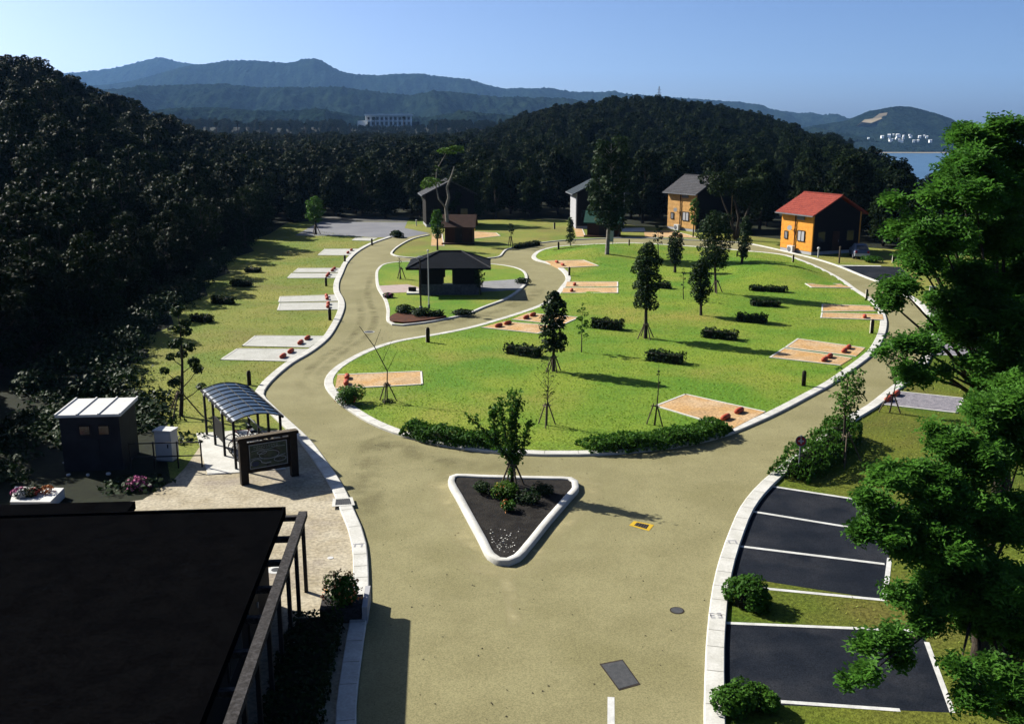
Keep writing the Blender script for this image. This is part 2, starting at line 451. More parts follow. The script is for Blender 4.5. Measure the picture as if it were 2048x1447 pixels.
def hedge_meshes(Lx, Ly, H, seed, n, ls, leafm, core=True):
    rng = np.random.default_rng(seed)
    # points on a lumpy box surface
    def lump(P):
        f = 1 + .10 * np.sin(P[:, 0] * 5.1 + seed) + .06 * np.sin(P[:, 0] * 11 + P[:, 1] * 7 + seed)
        P[:, 2] *= f; P[:, 1] *= 1 + .08 * np.sin(P[:, 0] * 6.3 + seed * 2); return P
    a = np.array([Lx * Ly, Lx * H, Lx * H, Ly * H, Ly * H]); k = rng.choice(5, n, p=a / a.sum())
    u = rng.uniform(-.5, .5, n); v = rng.uniform(-.5, .5, n); w = rng.random(n)
    P = np.zeros((n, 3)); N = np.zeros((n, 3))
    t = k == 0; P[t] = np.c_[u[t] * Lx, v[t] * Ly, np.full(t.sum(), H)]; N[t] = (0, 0, 1)
    for kk, s in ((1, -1), (2, 1)):
        t = k == kk; P[t] = np.c_[u[t] * Lx, np.full(t.sum(), s * Ly / 2), w[t] * H]; N[t] = (0, s, .4)
    for kk, s in ((3, -1), (4, 1)):
        t = k == kk; P[t] = np.c_[np.full(t.sum(), s * Lx / 2), v[t] * Ly, w[t] * H]; N[t] = (s, 0, .4)
    P = lump(P) + rng.normal(0, .035, (n, 3)); P[:, 2] = np.abs(P[:, 2])
    V, F = leaf_quads(P, N, ls, rng, 1.5, .6)
    return np_mesh('hedge_foliage', V, F, leafm)

def hedge(name, label, p, Lx, Ly, H, rz, seed, n=None, ls=.13, leafm='leaf_dark', cat='hedge', group=None):
    t = thing(name, label, cat, p, rz, group)
    n = n or int((Lx * Ly + 2 * H * (Lx + Ly)) / (ls * ls) * 2.6)
    link_mesh('foliage', hedge_meshes(Lx, Ly, H, seed, n, ls, M[leafm]), t)
    MB().box(-Lx / 2 * .90, Lx / 2 * .90, -Ly / 2 * .8, Ly / 2 * .8, 0, H * .84).build('twig_core', M['hedge_core'], t)
    return t

def shrub_mesh(r, h, seed, n, ls, mat):
    rng = np.random.default_rng(seed); rd = random.Random(seed)
    cl = [((rd.uniform(-.5, .5) * r, rd.uniform(-.5, .5) * r, h * rd.uniform(.3, .65)), (r * .55, r * .55, h * .42)) for _ in range(9)]
    P, N = clump_points(cl, n, rng); P[:, 2] = np.maximum(P[:, 2], .02)
    V, F = leaf_quads(P, N, ls, rng, 1.5); return np_mesh('shrub_foliage', V, F, mat)

def flower_mesh(r, h, seed, n, ls, mat):
    rng = np.random.default_rng(seed)
    D = rng.normal(0, 1, (n, 3)); D[:, 2] = np.abs(D[:, 2]) + .3; D /= np.linalg.norm(D, axis=1, keepdims=True)
    P = D * np.array([r, r, h]) * rng.uniform(.9, 1.12, (n, 1))
    # each bloom is a little cup of 4 petals
    Ps = np.repeat(P, 4, 0) + rng.normal(0, ls * .35, (n * 4, 3)); Ns = np.repeat(D, 4, 0)
    V, F = leaf_quads(Ps, Ns, ls, rng, 1.2, .5); return np_mesh('blossom', V, F, mat)
# ================================================================== SETTING
def sst(a, b, x):
    t = np.clip((x - a) / (b - a), 0, 1); return t * t * (3 - 2 * t)

LEFT_PX = [-900, -300, 28, 110, 155, 225, 330, 420, 480, 530]
LEFT_Z = [23, 21, 17.0, 15.2, 12.6, 10.2, 6.8, 2.0, .5, 0.0]
MID_PX = [900, 940, 980, 1040, 1100, 1180, 1300, 1400, 1500, 1590, 1680, 1760, 1810, 1850]
MID_Y = [262, 258, 250, 227, 210, 198, 190, 202, 219, 246, 290, 340, 385, 420]
def ground_h(x, y):
    x = np.asarray(x, float); y = np.asarray(y, float)
    ys = np.maximum(y, 20.0)
    px = 1024 + FOC * x / (ys * CP + 3)
    # wooded hill on the left
    left = np.interp(px, LEFT_PX, LEFT_Z) * np.where(y < 190, sst(55, 188, y), 1 - .85 * sst(200, 340, y)) * sst(32, 58, -x)
    # low plateau behind, dropping to the sea on the right
    base = .6 * sst(178, 230, y) + 10.4 * sst(740, 870, y) - 24 * sst(1000, 1500, y)
    right = sst(1660, 1800, px) * sst(180, 380, y)
    base = base * (1 - right) - 50 * right
    far = sst(1500, 1750, px) * sst(700, 1100, y); base = base * (1 - far) - 52 * far
    # round wooded hill in the middle
    crest = 13 + 420 * (250 - np.interp(px, MID_PX, MID_Y)) / FOC - 10.0
    crest = np.where((px > 860) & (px < 1900), crest, -60)
    prof = np.where(y < 420, sst(185, 415, y), 1 - sst(440, 700, y))
    mid = crest * prof + (1 - prof) * -60
    mid = np.where(prof > .02, crest * prof ** .9, -60)
    mid = np.where(px < 1700, np.maximum(mid, base), np.where(crest > 0, np.maximum(mid, base), np.where(prof > .02, crest * prof + base * (1 - prof), base)))
    h = np.maximum(base + left, np.where((y > 185) & (y < 720), mid, -99))
    rough = (np.sin(x * .11) * np.cos(y * .09 + 1.3) + .6 * np.sin(x * .043 + y * .05)) * .6 * sst(180, 260, y)
    return h + rough

def make_ground():
    nx, ny = 281, 321
    a, b = 6.0, 5.0
    s = np.linspace(-1, 1, nx); t = np.linspace(0, 1, ny)
    X = 6400 * np.sinh(a * s) / np.sinh(a); Y = -45 + 6900 * (np.exp(b * t) - 1) / (np.exp(b) - 1)
    gx, gy = np.meshgrid(X, Y)
    V = np.stack([gx, gy, ground_h(gx, gy)], -1).reshape(-1, 3)
    i = np.arange((ny - 1) * (nx - 1)); r, c = i // (nx - 1), i % (nx - 1)
    k = r * nx + c
    F = np.stack([k, k + 1, k + nx + 1, k + nx], 1)
    props(link_mesh('ground', np_mesh('ground', V, F, M['forest_floor'], True)), kind='structure')
make_ground()
struct('sea', MB().poly([(-100, 700), (6350, 700), (6350, 6840), (-100, 6840)], -45.0), M['sea'])

# site lawn sheet; left outline cut short so dark ground stands for shade
struct('lawn', MB().poly([(-11, 20), (-12.2, 33), (-13.8, 37), (-15.5, 42), (-18, 46.5), (-19.5, 48), (-21.8, 51), (-21, 55), (-23.5, 60), (-22.6, 64), (-25, 70), (-24, 76), (-26.5, 83), (-25.6, 88), (-28.5, 96), (-27.5, 104), (-30.5, 112), (-30, 121), (-31, 135), (-24, 141), (-8, 139), (5, 140.5), (11, 137), (16, 132), (27, 121), (36, 110), (46, 101), (60, 92), (72, 80), (60, 40), (40, 2), (12, -12), (-24, -12)], .006), M['lawn_dry'])
struct('lawn', MB().poly([(2, -8), (38, 2), (58, 40), (64, 84), (40, 80), (30, 68), (17, 52), (6, 40), (2, 30)], .010), M['lawn_darker'])  # right side grass, a darker green than the main sheet

# ------- road
left_px = [(713, 1447), (713, 1416), (722, 1330), (733, 1250), (738.5, 1200), (738, 1160), (733, 1092), (723, 1057), (708, 1023), (694, 989), (674, 955), (650, 921),
           (618, 880), (580, 845), (545, 812), (528, 792), (535.5, 775), (553, 756), (587, 728), (622, 707.5), (656.5, 680), (677, 649), (687.6, 624.6), (690, 612),
           (687.6, 600), (679, 584), (679, 566), (686, 548.6), (697, 525), (718, 504), (749, 487), (783.7, 475)]
rear_px = [(856, 470.5), (825, 478), (794, 494), (782, 505), (781, 509), (788, 512.5), (811, 516), (900, 519), (975, 518), (998, 515), (1006, 509), (1012, 502),
           (1025.5, 497), (1060, 490.5), (1112, 483.5), (1164, 480), (1267, 476.7), (1380, 481), (1450, 484), (1488, 487), (1516, 492), (1557, 501), (1592, 509.5), (1626, 518),
           (1671, 532), (1730, 556), (1768, 570)]
right_px = [(1768, 570), (1805, 590), (1837.5, 612.5), (1851, 633), (1858, 654), (1853, 690), (1843, 717), (1830.5, 735), (1796, 764.5), (1761, 792), (1734, 813), (1699, 833.6), (1682, 846), (1645, 872),
            (1609, 898), (1575, 923), (1540.6, 951), (1524, 965.5), (1504, 986), (1480, 1018), (1459.5, 1063), (1439, 1120), (1425, 1176), (1417, 1233),
            (1411, 1298), (1409, 1347), (1407, 1414), (1407, 1447)]
def extend(line, tail=True, d=16):
    if tail: line.append(line[-1] + (line[-1] - line[-2]).normalized() * d)
    else: line.insert(0, line[0] + (line[0] - line[1]).normalized() * d)
    return line
Lline = extend(smooth_line(gp(left_px), step=.8), False)
Rear = smooth_line(gp(rear_px), step=.8)
Rline = extend(smooth_line(gp(right_px), step=.8), True)
lot_join = gp([(809, 475.5), (862, 466.5)])
road = Lline + lot_join + Rear + Rline[1:]
struct('road', MB().poly(road, .014), M['road'])
KH = .12
kb = MB(); ribbon(kb, Lline, offset(Lline, .46), .0, KH); struct('kerb', kb, M['kerb'])
kb = MB(); ribbon(kb, Rear, offset(Rear, .22), .0, KH); struct('kerb', kb, M['kerb'])
kb = MB(); ribbon(kb, Rline, offset(Rline, .48), .0, KH); struct('kerb', kb, M['kerb'])

def joints(L1, L2, every, yfar=75):
    mb = MB(); acc = 0
    for i in range(1, len(L1)):
        acc += (L1[i] - L1[i - 1]).length
        if acc < every or L1[i].y > yfar or L1[i].y < 8: continue
        acc = 0; a, b = L1[i], L2[i]; d = (b - a); t = Vector((-d.y, d.x, 0)).normalized() * .011
        a2, b2 = a + d * .08, b - d * .06
        mb.poly([a2 - t, b2 - t, b2 + t, a2 + t], KH + .003)
    return mb
M['joint'] = PM('mortar_joint', (.26, .25, .22), None)
for l_, w_ in ((Lline, .46), (Rline, .48)): struct('kerb_joint', joints(l_, offset(l_, w_), .75), M['joint'])
# ------- central lawn with its kerb
cent_px = [(648.6, 771), (654, 753), (671, 736), (702, 717), (744, 698), (795, 683), (847, 674), (903, 664), (951, 653), (985, 643), (1037, 627), (1082, 610),
           (1106, 593), (1121, 575), (1131, 561), (1128, 549), (1115, 537), (1095, 528), (1074, 523), (1063.5, 517), (1067, 509), (1079, 502), (1112, 494.5), (1181, 490),
           (1267, 487.5), (1371, 493), (1440, 498), (1488, 502.5), (1564, 510), (1613, 525), (1661, 547), (1695.5, 567), (1713, 580), (1747.6, 602), (1765, 621), (1773.5, 641), (1773, 660),
           (1765, 683), (1751, 705.7), (1730, 724), (1699, 747), (1664.7, 771), (1623, 794), (1561, 827), (1509, 851), (1457, 872), (1388, 890), (1319, 901), (1250, 908.5), (1158, 913),
           (1089, 913), (1037, 911), (968, 905.5), (916, 898.6), (847, 885), (785, 867.5), (737, 847), (692, 819), (664, 795)]
Cl = smooth_line(gp(cent_px), True, .8)
def ccw(L):
    a = sum(L[i].x * L[(i + 1) % len(L)].y - L[(i + 1) % len(L)].x * L[i].y for i in range(len(L)))
    return L if a > 0 else L[::-1]
Cl = ccw(Cl); Cin = offset(Cl, .46, True)
kb = MB(); ribbon(kb, Cl, Cin, 0, KH, True); struct('kerb', kb, M['kerb']); struct('kerb_joint', joints(Cl, Cin, .75), M['joint'])
LB = .10
m1 = G(1214, 508); m2 = G(1545, 548)
MOUNDS += [(m1.x, m1.y - 1, .75, 5.0, 6.0), (m2.x, m2.y, .8, 5.0, 7.0), (G(1330, 600).x, G(1330, 600).y, .35, 9, 9)]
_lz = lawn_z
_Cs = Cin[::3]
def lawn_z(x, y):
    m = _lz(x, y)
    if m < .005: return LB
    return LB + m * min(1, min(math.hypot(q.x - x, q.y - y) for q in _Cs) / 2.5)
from mathutils.geometry import intersect_point_tri_2d
def inside(p, poly):
    x, y = p; r = False; j = len(poly) - 1
    for i in range(len(poly)):
        a, b = poly[i], poly[j]
        if (a.y > y) != (b.y > y) and x < (b.x - a.x) * (y - a.y) / (b.y - a.y) + a.x: r = not r
        j = i
    return r
def lawn_island(outline, mat, grid=1.5, zf=None):
    pts = [Vector((p.x, p.y)) for p in outline]; n = len(pts)
    inner = offset(outline, .5, True)
    xs = [p.x for p in pts]; ys = [p.y for p in pts]
    y = min(ys)
    while y < max(ys):
        x = min(xs)
        while x < max(xs):
            if inside((x, y), inner): pts.append(Vector((x, y)))
            x += grid
        y += grid
    vs, es, fs, *_ = delaunay_2d_cdt(pts, [(i, (i + 1) % n) for i in range(n)], [], 1, 1e-4)
    mb = MB()
    edge = min(1, 1)
    out = []
    for v in vs:
        out.append((v.x, v.y, zf(v.x, v.y)))
    mb.add(out, fs); return mb
def cent_z(x, y):
    return lawn_z(x, y)
struct('lawn', lawn_island(Cin, M['lawn'], 1.4, cent_z), M['lawn'], True)

# ------- island with the rest hut
hut_px = [(751, 560), (754, 540), (770, 529), (800, 525), (850, 525), (920, 527), (991, 530), (1025.5, 535), (1046, 542), (1055, 552.6), (1053, 566.5), (1050, 573), (1037, 585),
          (1013, 600), (968, 617), (934, 631), (889, 640.5), (847, 648), (806, 652.5), (784, 651), (774, 644), (773, 622), (768, 601.5), (759.5, 587), (754, 577)]
Hl = ccw(smooth_line(gp(hut_px), True, .8)); Hin = offset(Hl, .25, True)
kb = MB(); ribbon(kb, Hl, Hin, 0, KH, True); struct('kerb', kb, M['kerb'])
struct('lawn', MB().poly(Hin, LB), M['lawn'])

# ------- triangular planting island
tri_px = [(896, 970), (899, 961), (912, 956.5), (960, 958), (1030, 960), (1100, 961.5), (1143, 963), (1156, 970), (1158, 983), (1140, 1005), (1100, 1052), (1062, 1100), (1040, 1124), (1018, 1133), (992, 1131), (975, 1120),
          (958, 1088), (935, 1045), (914, 1005)]
Tl = ccw(smooth_line(gp(tri_px), True, .35)); Tin = offset(Tl, .25, True)
kb = MB(); ribbon(kb, Tl, Tin, 0, .20, True); struct('kerb', kb, M['kerb'], True)
def stain(name, line, w, col, seed, closed=False, z=.0165, strength=1.0):
    """worn wash on the road: a thin sheet that fades to its edges and breaks up with noise"""
    n = len(line); prof = (0, .75, 1, .75, 0); offs = (-1, -.5, 0, .5, 1); mb = MB(); al = []
    rows = [offset(line, o * w, closed) for o in offs]
    for i in range(n):
        e = 1 if closed else min(1, min(i, n - 1 - i) / max(1, n * .2))
        for r, p in zip(rows, prof): mb.v.append((r[i].x, r[i].y, z)); al.append(p * e)
    for i in range(n if closed else n - 1):
        j = (i + 1) % n
        for k in range(4): mb.f.append((i * 5 + k, i * 5 + k + 1, j * 5 + k + 1, j * 5 + k))
    m = bpy.data.materials.new(name); m.use_nodes = True; nt = m.node_tree; b = nt.nodes['Principled BSDF']; out = nt.nodes['Material Output']
    b.inputs['Base Color'].default_value = (*[c * ALB for c in col], 1); b.inputs['Roughness'].default_value = .95; b.inputs['Specular IOR Level'].default_value = .05
    at = _n(nt, 'ShaderNodeAttribute'); at.attribute_name = 'amount'
    nz = _n(nt, 'ShaderNodeTexNoise'); nz.inputs['Scale'].default_value = 1.1; nz.inputs['Detail'].default_value = 5
    gp_ = _n(nt, 'ShaderNodeNewGeometry'); nt.links.new(gp_.outputs['Position'], nz.inputs['Vector'])
    mr = _n(nt, 'ShaderNodeMapRange'); mr.inputs['From Min'].default_value = .35; mr.inputs['From Max'].default_value = .7; mr.inputs['To Max'].default_value = strength; nt.links.new(nz.outputs['Fac'], mr.inputs['Value'])
    mu = _n(nt, 'ShaderNodeMath', operation='MULTIPLY'); nt.links.new(at.outputs['Fac'], mu.inputs[0]); nt.links.new(mr.outputs['Result'], mu.inputs[1])
    tr_ = _n(nt, 'ShaderNodeBsdfTransparent'); ms = _n(nt, 'ShaderNodeMixShader')
    nt.links.new(mu.outputs[0], ms.inputs[0]); nt.links.new(tr_.outputs[0], ms.inputs[1]); nt.links.new(b.outputs[0], ms.inputs[2]); nt.links.new(ms.outputs[0], out.inputs['Surface'])
    o = props(mb.build(name, m), kind='structure')
    a = o.data.attributes.new('amount', 'FLOAT', 'POINT'); a.data.foreach_set('value', np.array(al, np.float32))
stain('road_stain', offset(Tl, -.25, True), .75, (.55, .49, .27), 1, True, .0165, .8)
stain('road_stain', smooth_line(gp([(1012, 1135), (1016, 1170), (1026, 1215), (1030, 1270)]), step=.4), .28, (.56, .50, .28), 2, False, .0172, .9)
for k, (pl, ww) in enumerate((([(742, 1085), (735, 1010), (730, 940), (760, 880), (830, 905), (930, 930), (1100, 938)], .8), ([(640, 800), (600, 770), (640, 720), (700, 680), (722, 640), (716, 590)], .35), ([(690, 800), (640, 762), (672, 715), (730, 675), (750, 640), (735, 590), (745, 540)], .35),
                              ([(770, 668), (850, 655), (960, 632), (1050, 600), (1090, 570)], .7))):
    stain('road_stain', smooth_line(gp(pl), step=.6), ww, (.20, .18, .095), 10 + k, False, .0176 + .0006 * k, .42)
struct('planting_soil', MB().poly(Tin, .15), M['soil'])
# pale spill of cement and gravel chips on the soil
rng = np.random.default_rng(5)
c0 = G(1008, 1085, .15); k = 90
P = np.c_[c0.x + rng.normal(0, .34, k), c0.y + rng.normal(0, .55, k), np.full(k, .155)]
P = P[[inside((p[0], p[1]), offset(Tin, .12, True)) for p in P]]
V, F = leaf_quads(P, np.tile((0, 0, 1.0), (len(P), 1)), .06, rng, 1.2, .35)
props(link_mesh('gravel', np_mesh('gravel', V, F, M['kerb'])), kind='stuff')

# ------- paved plaza, grey lot, asphalt bays
plaza = gp([(418, 868), (405, 886), (371, 935), (345, 962), (285, 1000), (180, 1012)]) + [Vector((-19, 30.5, 0)), Vector((-19, 12, 0)), Vector((-4.9, 12, 0))]
kin = offset(Lline, .46)
ids = [i for i, p in enumerate(kin) if 12 < p.y < 41.5]
plaza = plaza + [kin[i] for i in ids]
struct('plaza', MB().poly(plaza, .022), M['plaza'])
struct('asphalt_lot', MB().poly(gp([(590, 471), (640, 443.5), (730, 443.8), (814, 445), (809, 456), (859, 466.5), (809, 475.5), (783.7, 475), (740, 474.5), (690, 472)]), .014), M['grey_lot'])
struct('dirt_track', MB().poly(gp([(618, 443), (660, 432), (820, 434), (814, 444.5), (730, 443.3), (640, 443)]), .011), PM('dusty_track', (.10, .10, .095), (.15, .15, .14), .3, .95, fine=.2, fine_scale=5))
rin = offset(Rline, .48)
def rin_between(ya, yb): return [p for p in rin if ya < p.y < yb]
bA = G(1545, 973); bAe = G(1790, 1010); bAe2 = G(1770, 1200); bAs = G(1437, 1170)
lotA = [p for p in rin_between(bAs.y, bA.y)]
struct('parking_lot', MB().poly(lotA + [G(1437, 1172), bAe2, G(1782, 1090), bAe, bA][0:], .012) if False else MB().poly([bA] + lotA + [G(1770, 1200), G(1778, 1117), G(1795, 1010)], .012), M['asphalt'])
bB = G(1440, 1245)
lotB = rin_between(G(1440, 1405).y, bB.y)
struct('parking_lot', MB().poly([bB] + lotB + [G(1438, 1404), G(1905, 1425), G(1853, 1285), G(1845, 1262)], .012), M['asphalt'])
struct('parking_lot', MB().poly(gp([(1668, 531), (1735, 531), (1800, 534), (1830, 560), (1800, 578), (1775, 570), (1735, 556), (1700, 542)]), .012), M['asphalt'])
def line_mark(pts, w, z=.018, mat='white_paint'):
    mb = MB()
    for a, b in pts:
        d = (b - a).normalized(); s = Vector((-d.y, d.x, 0)) * (w / 2)
        mb.poly([a - s, b - s, b + s, a + s], z)
    return mb
mk = line_mark([(G(1546, 973), G(1800, 1012)), (G(1506, 1023), G(1790, 1069)), (G(1477, 1092), G(1769, 1128)), (G(1437, 1168), G(1769, 1200)), (G(1769, 1200), G(1779, 1116))], .14)
struct('road_marking', mk, M['white_paint'])
struct('road_marking', line_mark([(G(1444, 1245.5), G(1845, 1262)), (G(1853, 1284), G(1905, 1425)), (G(1538, 1401.5), G(1800, 1420))], .13), M['white_paint'])
struct('road_marking', line_mark([(G(1222, 1394), G(1222, 1450))], .16), M['white_paint'])
struct('road_marking', line_mark([(G(1672, 531), G(1762, 532))], .5, .02), M['white_paint'])
# grey tile signs set into the kerbs
km = MB()
def glyph(px, py, parts, w):
    o = G(px, py, KH)
    for x0, x1, y0, y1 in parts:
        km.poly([(o.x + x * w, o.y + y * w) for x, y in ((x0, y0), (x1, y0), (x1, y1), (x0, y1))], KH + .004)
n_shape = [(-.5, -.3, -.5, .5), (.3, .5, -.5, .5), (-.3, .3, .25, .5)]
glyph(717, 1090, n_shape, .27); glyph(1465, 1083, n_shape, .27)
glyph(1432, 1230, [(-.6, -.15, -.55, -.35), (-.6, -.15, -.1, .1), (-.6, -.15, .35, .55), (.15, .6, -.55, -.35), (.15, .6, -.1, .1), (.15, .6, .35, .55), (.45, .6, -.35, .35), (-.6, -.45, -.35, .35)], .27)
struct('kerb_marking', km, PM('grey_tile', (.36, .36, .38)))
# pink paved path to the hut, deck slabs near the log huts
struct('path', MB().slab(gp([(757, 574), (815, 571), (842, 578), (838, 586), (765, 589)]), .06, LB + .016), PM('pink_paving', (.46, .36, .34), (.52, .43, .40), 2, .9, fine=.2))
struct('path', MB().slab(gp([(955, 566), (1040, 560), (1053, 571), (1040, 582), (960, 586)]), .06, LB + .012), PM('grey_paving', (.26, .26, .27), (.32, .32, .33), 2, .9, fine=.2))

# ------- camping pads with border and wheel stops
PAD_QUADS = []
def pad(label, A, B, Cc, D, surf='sand', lawn=True, stops=2, phrase=None, t=.2, ew=.10, group='camping pads set in the grass'):
    f = GL if lawn else G
    a, b, c, d = (f(*q) for q in (A, B, Cc, D)); PAD_QUADS.append((a, b, c, d))
    o = (a + b + c + d) / 4; zz = .028 if lawn else .03
    if not lawn: o.z = 0
    base = min(a.z, b.z, c.z, d.z) if lawn else .0
    th = thing('camping_pad', label, 'camping pad', (o.x, o.y, base), 0, group)
    P = [Vector((q.x - o.x, q.y - o.y, (q.z - base) if lawn else 0)) for q in (a, b, c, d)]
    ar = sum(P[i].x * P[(i + 1) % 4].y - P[(i + 1) % 4].x * P[i].y for i in range(4))
    Q = P if ar > 0 else P[::-1]
    sm = MB(); sm.add([(q.x, q.y, -.3) for q in Q] + [(q.x, q.y, q.z + zz) for q in Q], [(4, 5, 6, 7), (0, 1, 5, 4), (1, 2, 6, 5), (2, 3, 7, 6), (3, 0, 4, 7)])
    sm.build('paved_surface', M[surf], th)
    eb = MB()
    for p, q in ((P[1], P[2]), (P[2], P[3]), (P[3], P[0])):
        dd = (q - p).normalized()
        eb.beam(p + Vector((0, 0, zz - .035)) - dd * (ew / 2 if p is not P[1] else 0), q + Vector((0, 0, zz - .035)) + dd * (ew / 2 if q is not P[0] else 0) * .98, ew, .10)
    eb.build('edging', M['pad_edge'], th)
    if phrase:
        m = (P[0] + P[1]) / 2
        def at(t_, s): return P[0].lerp(P[3], t_).lerp(P[1].lerp(P[2], t_), s)
        for i, s in enumerate((.28, .70)[:stops]):
            p = at(t, s) + o; q = (at(t, s + .1) - at(t, s - .1)).normalized()
            far = 'nearer' if (i == 0) else 'farther'
            if stops == 1: far = 'only'
            wheel_stop(f'{far} red wheel stop on the {phrase}', Vector((p.x, p.y, base + (p.z - o.z) + zz)), math.atan2(q.y, q.x))
    return th
stop_me = None
def wheel_stop(label, p, rz):
    global stop_me
    if stop_me is None:
        mb = MB(); n = 12; L = .34
        prof = [(-L, .05), (-L * .92, .12), (-L * .7, .155), (0, .165), (L * .7, .155), (L * .92, .12), (L, .05)]
        vs, fs = [], []
        for x, r in prof:
            for k in range(n):
                t_ = 2 * math.pi * k / n; vs.append((x, r * math.cos(t_) * .85, max(0, .10 + r * .85 * math.sin(t_))))
        for i in range(len(prof) - 1):
            for k in range(n): fs.append((i * n + k, i * n + (k + 1) % n, (i + 1) * n + (k + 1) % n, (i + 1) * n + k))
        fs += [tuple(reversed(range(n))), tuple(range(6 * n, 7 * n))]
        mb.add(vs, fs); stop_me = (mb.mesh('wheel_stop', M['stop'], True))
    o = link_mesh('wheel_stop', stop_me, None, p, (0, 0, rz))
    props(o, label, 'wheel stop', 'red wheel stops on the camping pads')
pad('pale camping pad nearest the bicycle shelter on the left lawn', (584, 723), (622, 699), (475, 698), (442, 719.6), 'pale_pad', False, phrase='pale pad nearest the bicycle shelter')
pad('pale camping pad just behind the one nearest the bicycle shelter', (618.5, 695), (653, 673), (511, 672), (485.5, 692), 'pale_pad', False, phrase='second pale pad behind the bicycle shelter')
pad('squarish pale camping pad at the road bulge beside a timber bollard, nearer of two', (680, 619), (681, 605), (560, 606.6), (555.6, 621), 'pale_pad', False, phrase='nearer pale pad at the road bulge')
pad('pale camping pad at the road bulge, farther of two touching strips', (679, 602), (675, 590), (560.5, 593.5), (558, 604.5), 'pale_pad', False, phrase='farther pale pad at the road bulge')
pad('thin pale camping pad across the road from the slate hut, nearer of two', (672, 556), (678, 547), (584, 547), (575, 556.5), 'pale_pad', False, phrase='nearer pale pad across from the slate hut')
pad('thin pale camping pad across the road from the slate hut, farther of two', (681, 545), (690, 536.5), (597, 537), (587, 545), 'pale_pad', False, phrase='farther pale pad across from the slate hut')
pad('pale camping pad second from the grey asphalt lot', (705, 511), (722, 498), (650, 498.5), (636, 510.6), 'pale_pad', False, phrase='pale pad second from the grey lot')
pad('small pale camping pad beside the grey asphalt lot', (742, 482), (755, 476), (712, 476), (704, 481), 'pale_pad', False)
pad('sandy camping pad at the left tip of the oval lawn', (670, 778), (675, 750), (842, 743), (844, 769), phrase='sandy pad at the oval lawn tip', t=.12)
pad('sandy camping pad in front of the coarse leaved tree, nearer of two', (963, 655), (1006, 643.5), (1122, 653), (1075, 667), phrase='sandy pad in front of the coarse leaved tree')
pad('sandy camping pad behind the coarse leaved tree, farther of two', (1024, 639), (1055, 626.5), (1158, 635), (1124, 650), phrase='sandy pad behind the coarse leaved tree')
pad('nearer sandy strip pad of a pair beside the hut loop road', (1124, 586), (1127, 576), (1235, 575.5), (1235, 586), phrase='nearer strip pad beside the hut loop', t=.17, stops=1)
pad('farther sandy strip pad of a pair beside the hut loop road', (1131, 574), (1134, 564), (1235, 564), (1235, 573.5), phrase='farther strip pad beside the hut loop', t=.17, stops=1)
pad('sandy wedge shaped camping pad below the mound with the tall tree', (1117, 536), (1090, 522), (1167, 520), (1197, 532), phrase='sandy wedge pad below the mound')
pad('sandy camping pad half hidden by the mound on the right of the lawn', (1704, 576), (1682, 568), (1611, 567.5), (1623, 575))
pad('sandy strip pad beside the right hand curve, farther of two', (1762, 622), (1740, 612), (1645, 609), (1644, 623))
pad('sandy strip pad beside the right hand curve, nearer of two', (1767, 640), (1765, 629), (1644, 625.5), (1642, 636), phrase='nearer strip pad beside the right curve', t=.3, stops=1)
pad('slanting sandy camping pad near the cream faced bollard, farther of two', (1712, 713), (1730, 696.5), (1596, 678), (1571, 695), phrase='farther slanting sandy pad')
pad('slanting sandy camping pad near the cream faced bollard, nearer of two', (1681, 731), (1704, 716.5), (1568, 697), (1540, 715), phrase='nearer slanting sandy pad', t=.27)
pad('large sandy camping pad with white edging beside the long front hedge', (1465, 858), (1530, 824), (1371, 789), (1312, 812), phrase='large sandy pad beside the front hedge')
pad('grey gravel camping pad beyond the hedge on the right', (1746, 807), (1787, 782.5), (1927, 797), (1913, 826), 'gravel_pad', False, phrase='grey gravel pad beyond the right hedge', t=.12)
pad('grey gravel camping pad partly under the big right tree, nearer of two', (1862, 709), (1872, 687), (2010, 690), (2010, 716), 'gravel_pad', False, phrase='grey gravel pad under the big tree', t=.05)
pad('grey gravel camping pad partly under the big right tree, farther of two', (1868, 680), (1874, 664), (2005, 668), (2005, 684), 'gravel_pad', False)
pad('orange paved pad left of the brown log hut', (862, 492), (864, 468), (884, 468), (888, 492), 'sand', False)
pad('orange paved pad right of the brown log hut', (944, 478), (944, 463), (992, 466), (1000, 472), 'sand', False)
pad('orange paved pad left of the green roofed log hut', (1153, 474), (1148, 456), (1164, 457), (1171, 474), 'sand', False)
pad('pale concrete slab right of the green roofed log hut', (1244, 464), (1244, 456.5), (1288, 456), (1290, 463), 'pad_edge', False)
pad('sandy paved yard between the green roofed hut and tan cabin', (1290, 474), (1288, 463), (1345, 462), (1400, 476), 'sand', False)

# ------- covers and drains
def cover(name, label, cat, quad, z, frame_m, inner_m, fw=.10, bars=0):
    P = gp(quad); o = sum(P, Vector()) / 4
    t = thing(name, label, cat, (o.x, o.y, z))
    Q = [p - o for p in P]
    MB().slab(Q, -.01, .008).build('frame', M[frame_m], t)
    ins = [q * (1 - fw / q.length * 1.3) for q in Q]
    MB().slab(ins, .009, .013).build('cover_plate', M[inner_m], t)
    if bars:
        mb = MB()
        for i in range(bars):
            s = (i + .5) / bars
            a = ins[0].lerp(ins[1], s); b = ins[3].lerp(ins[2], s)
            mb.beam(a + Vector((0, 0, .018)), b + Vector((0, 0, .018)), .018, .012)
        mb.build('grate_bar', M['steel'], t)
cover('drain_cover', 'steel drain grate in a white frame set into the left kerb', 'drain', [(664, 1019), (710, 1016), (705, 1000), (666, 1003)], KH, 'kerb', 'steel', .12, 7)
cover('drain_cover', 'dark drain grate in a yellow painted frame in the road', 'drain', [(1258, 1051), (1298, 1062), (1308, 1050), (1268, 1042)], .014, 'yellow', 'rust', .13, 5)
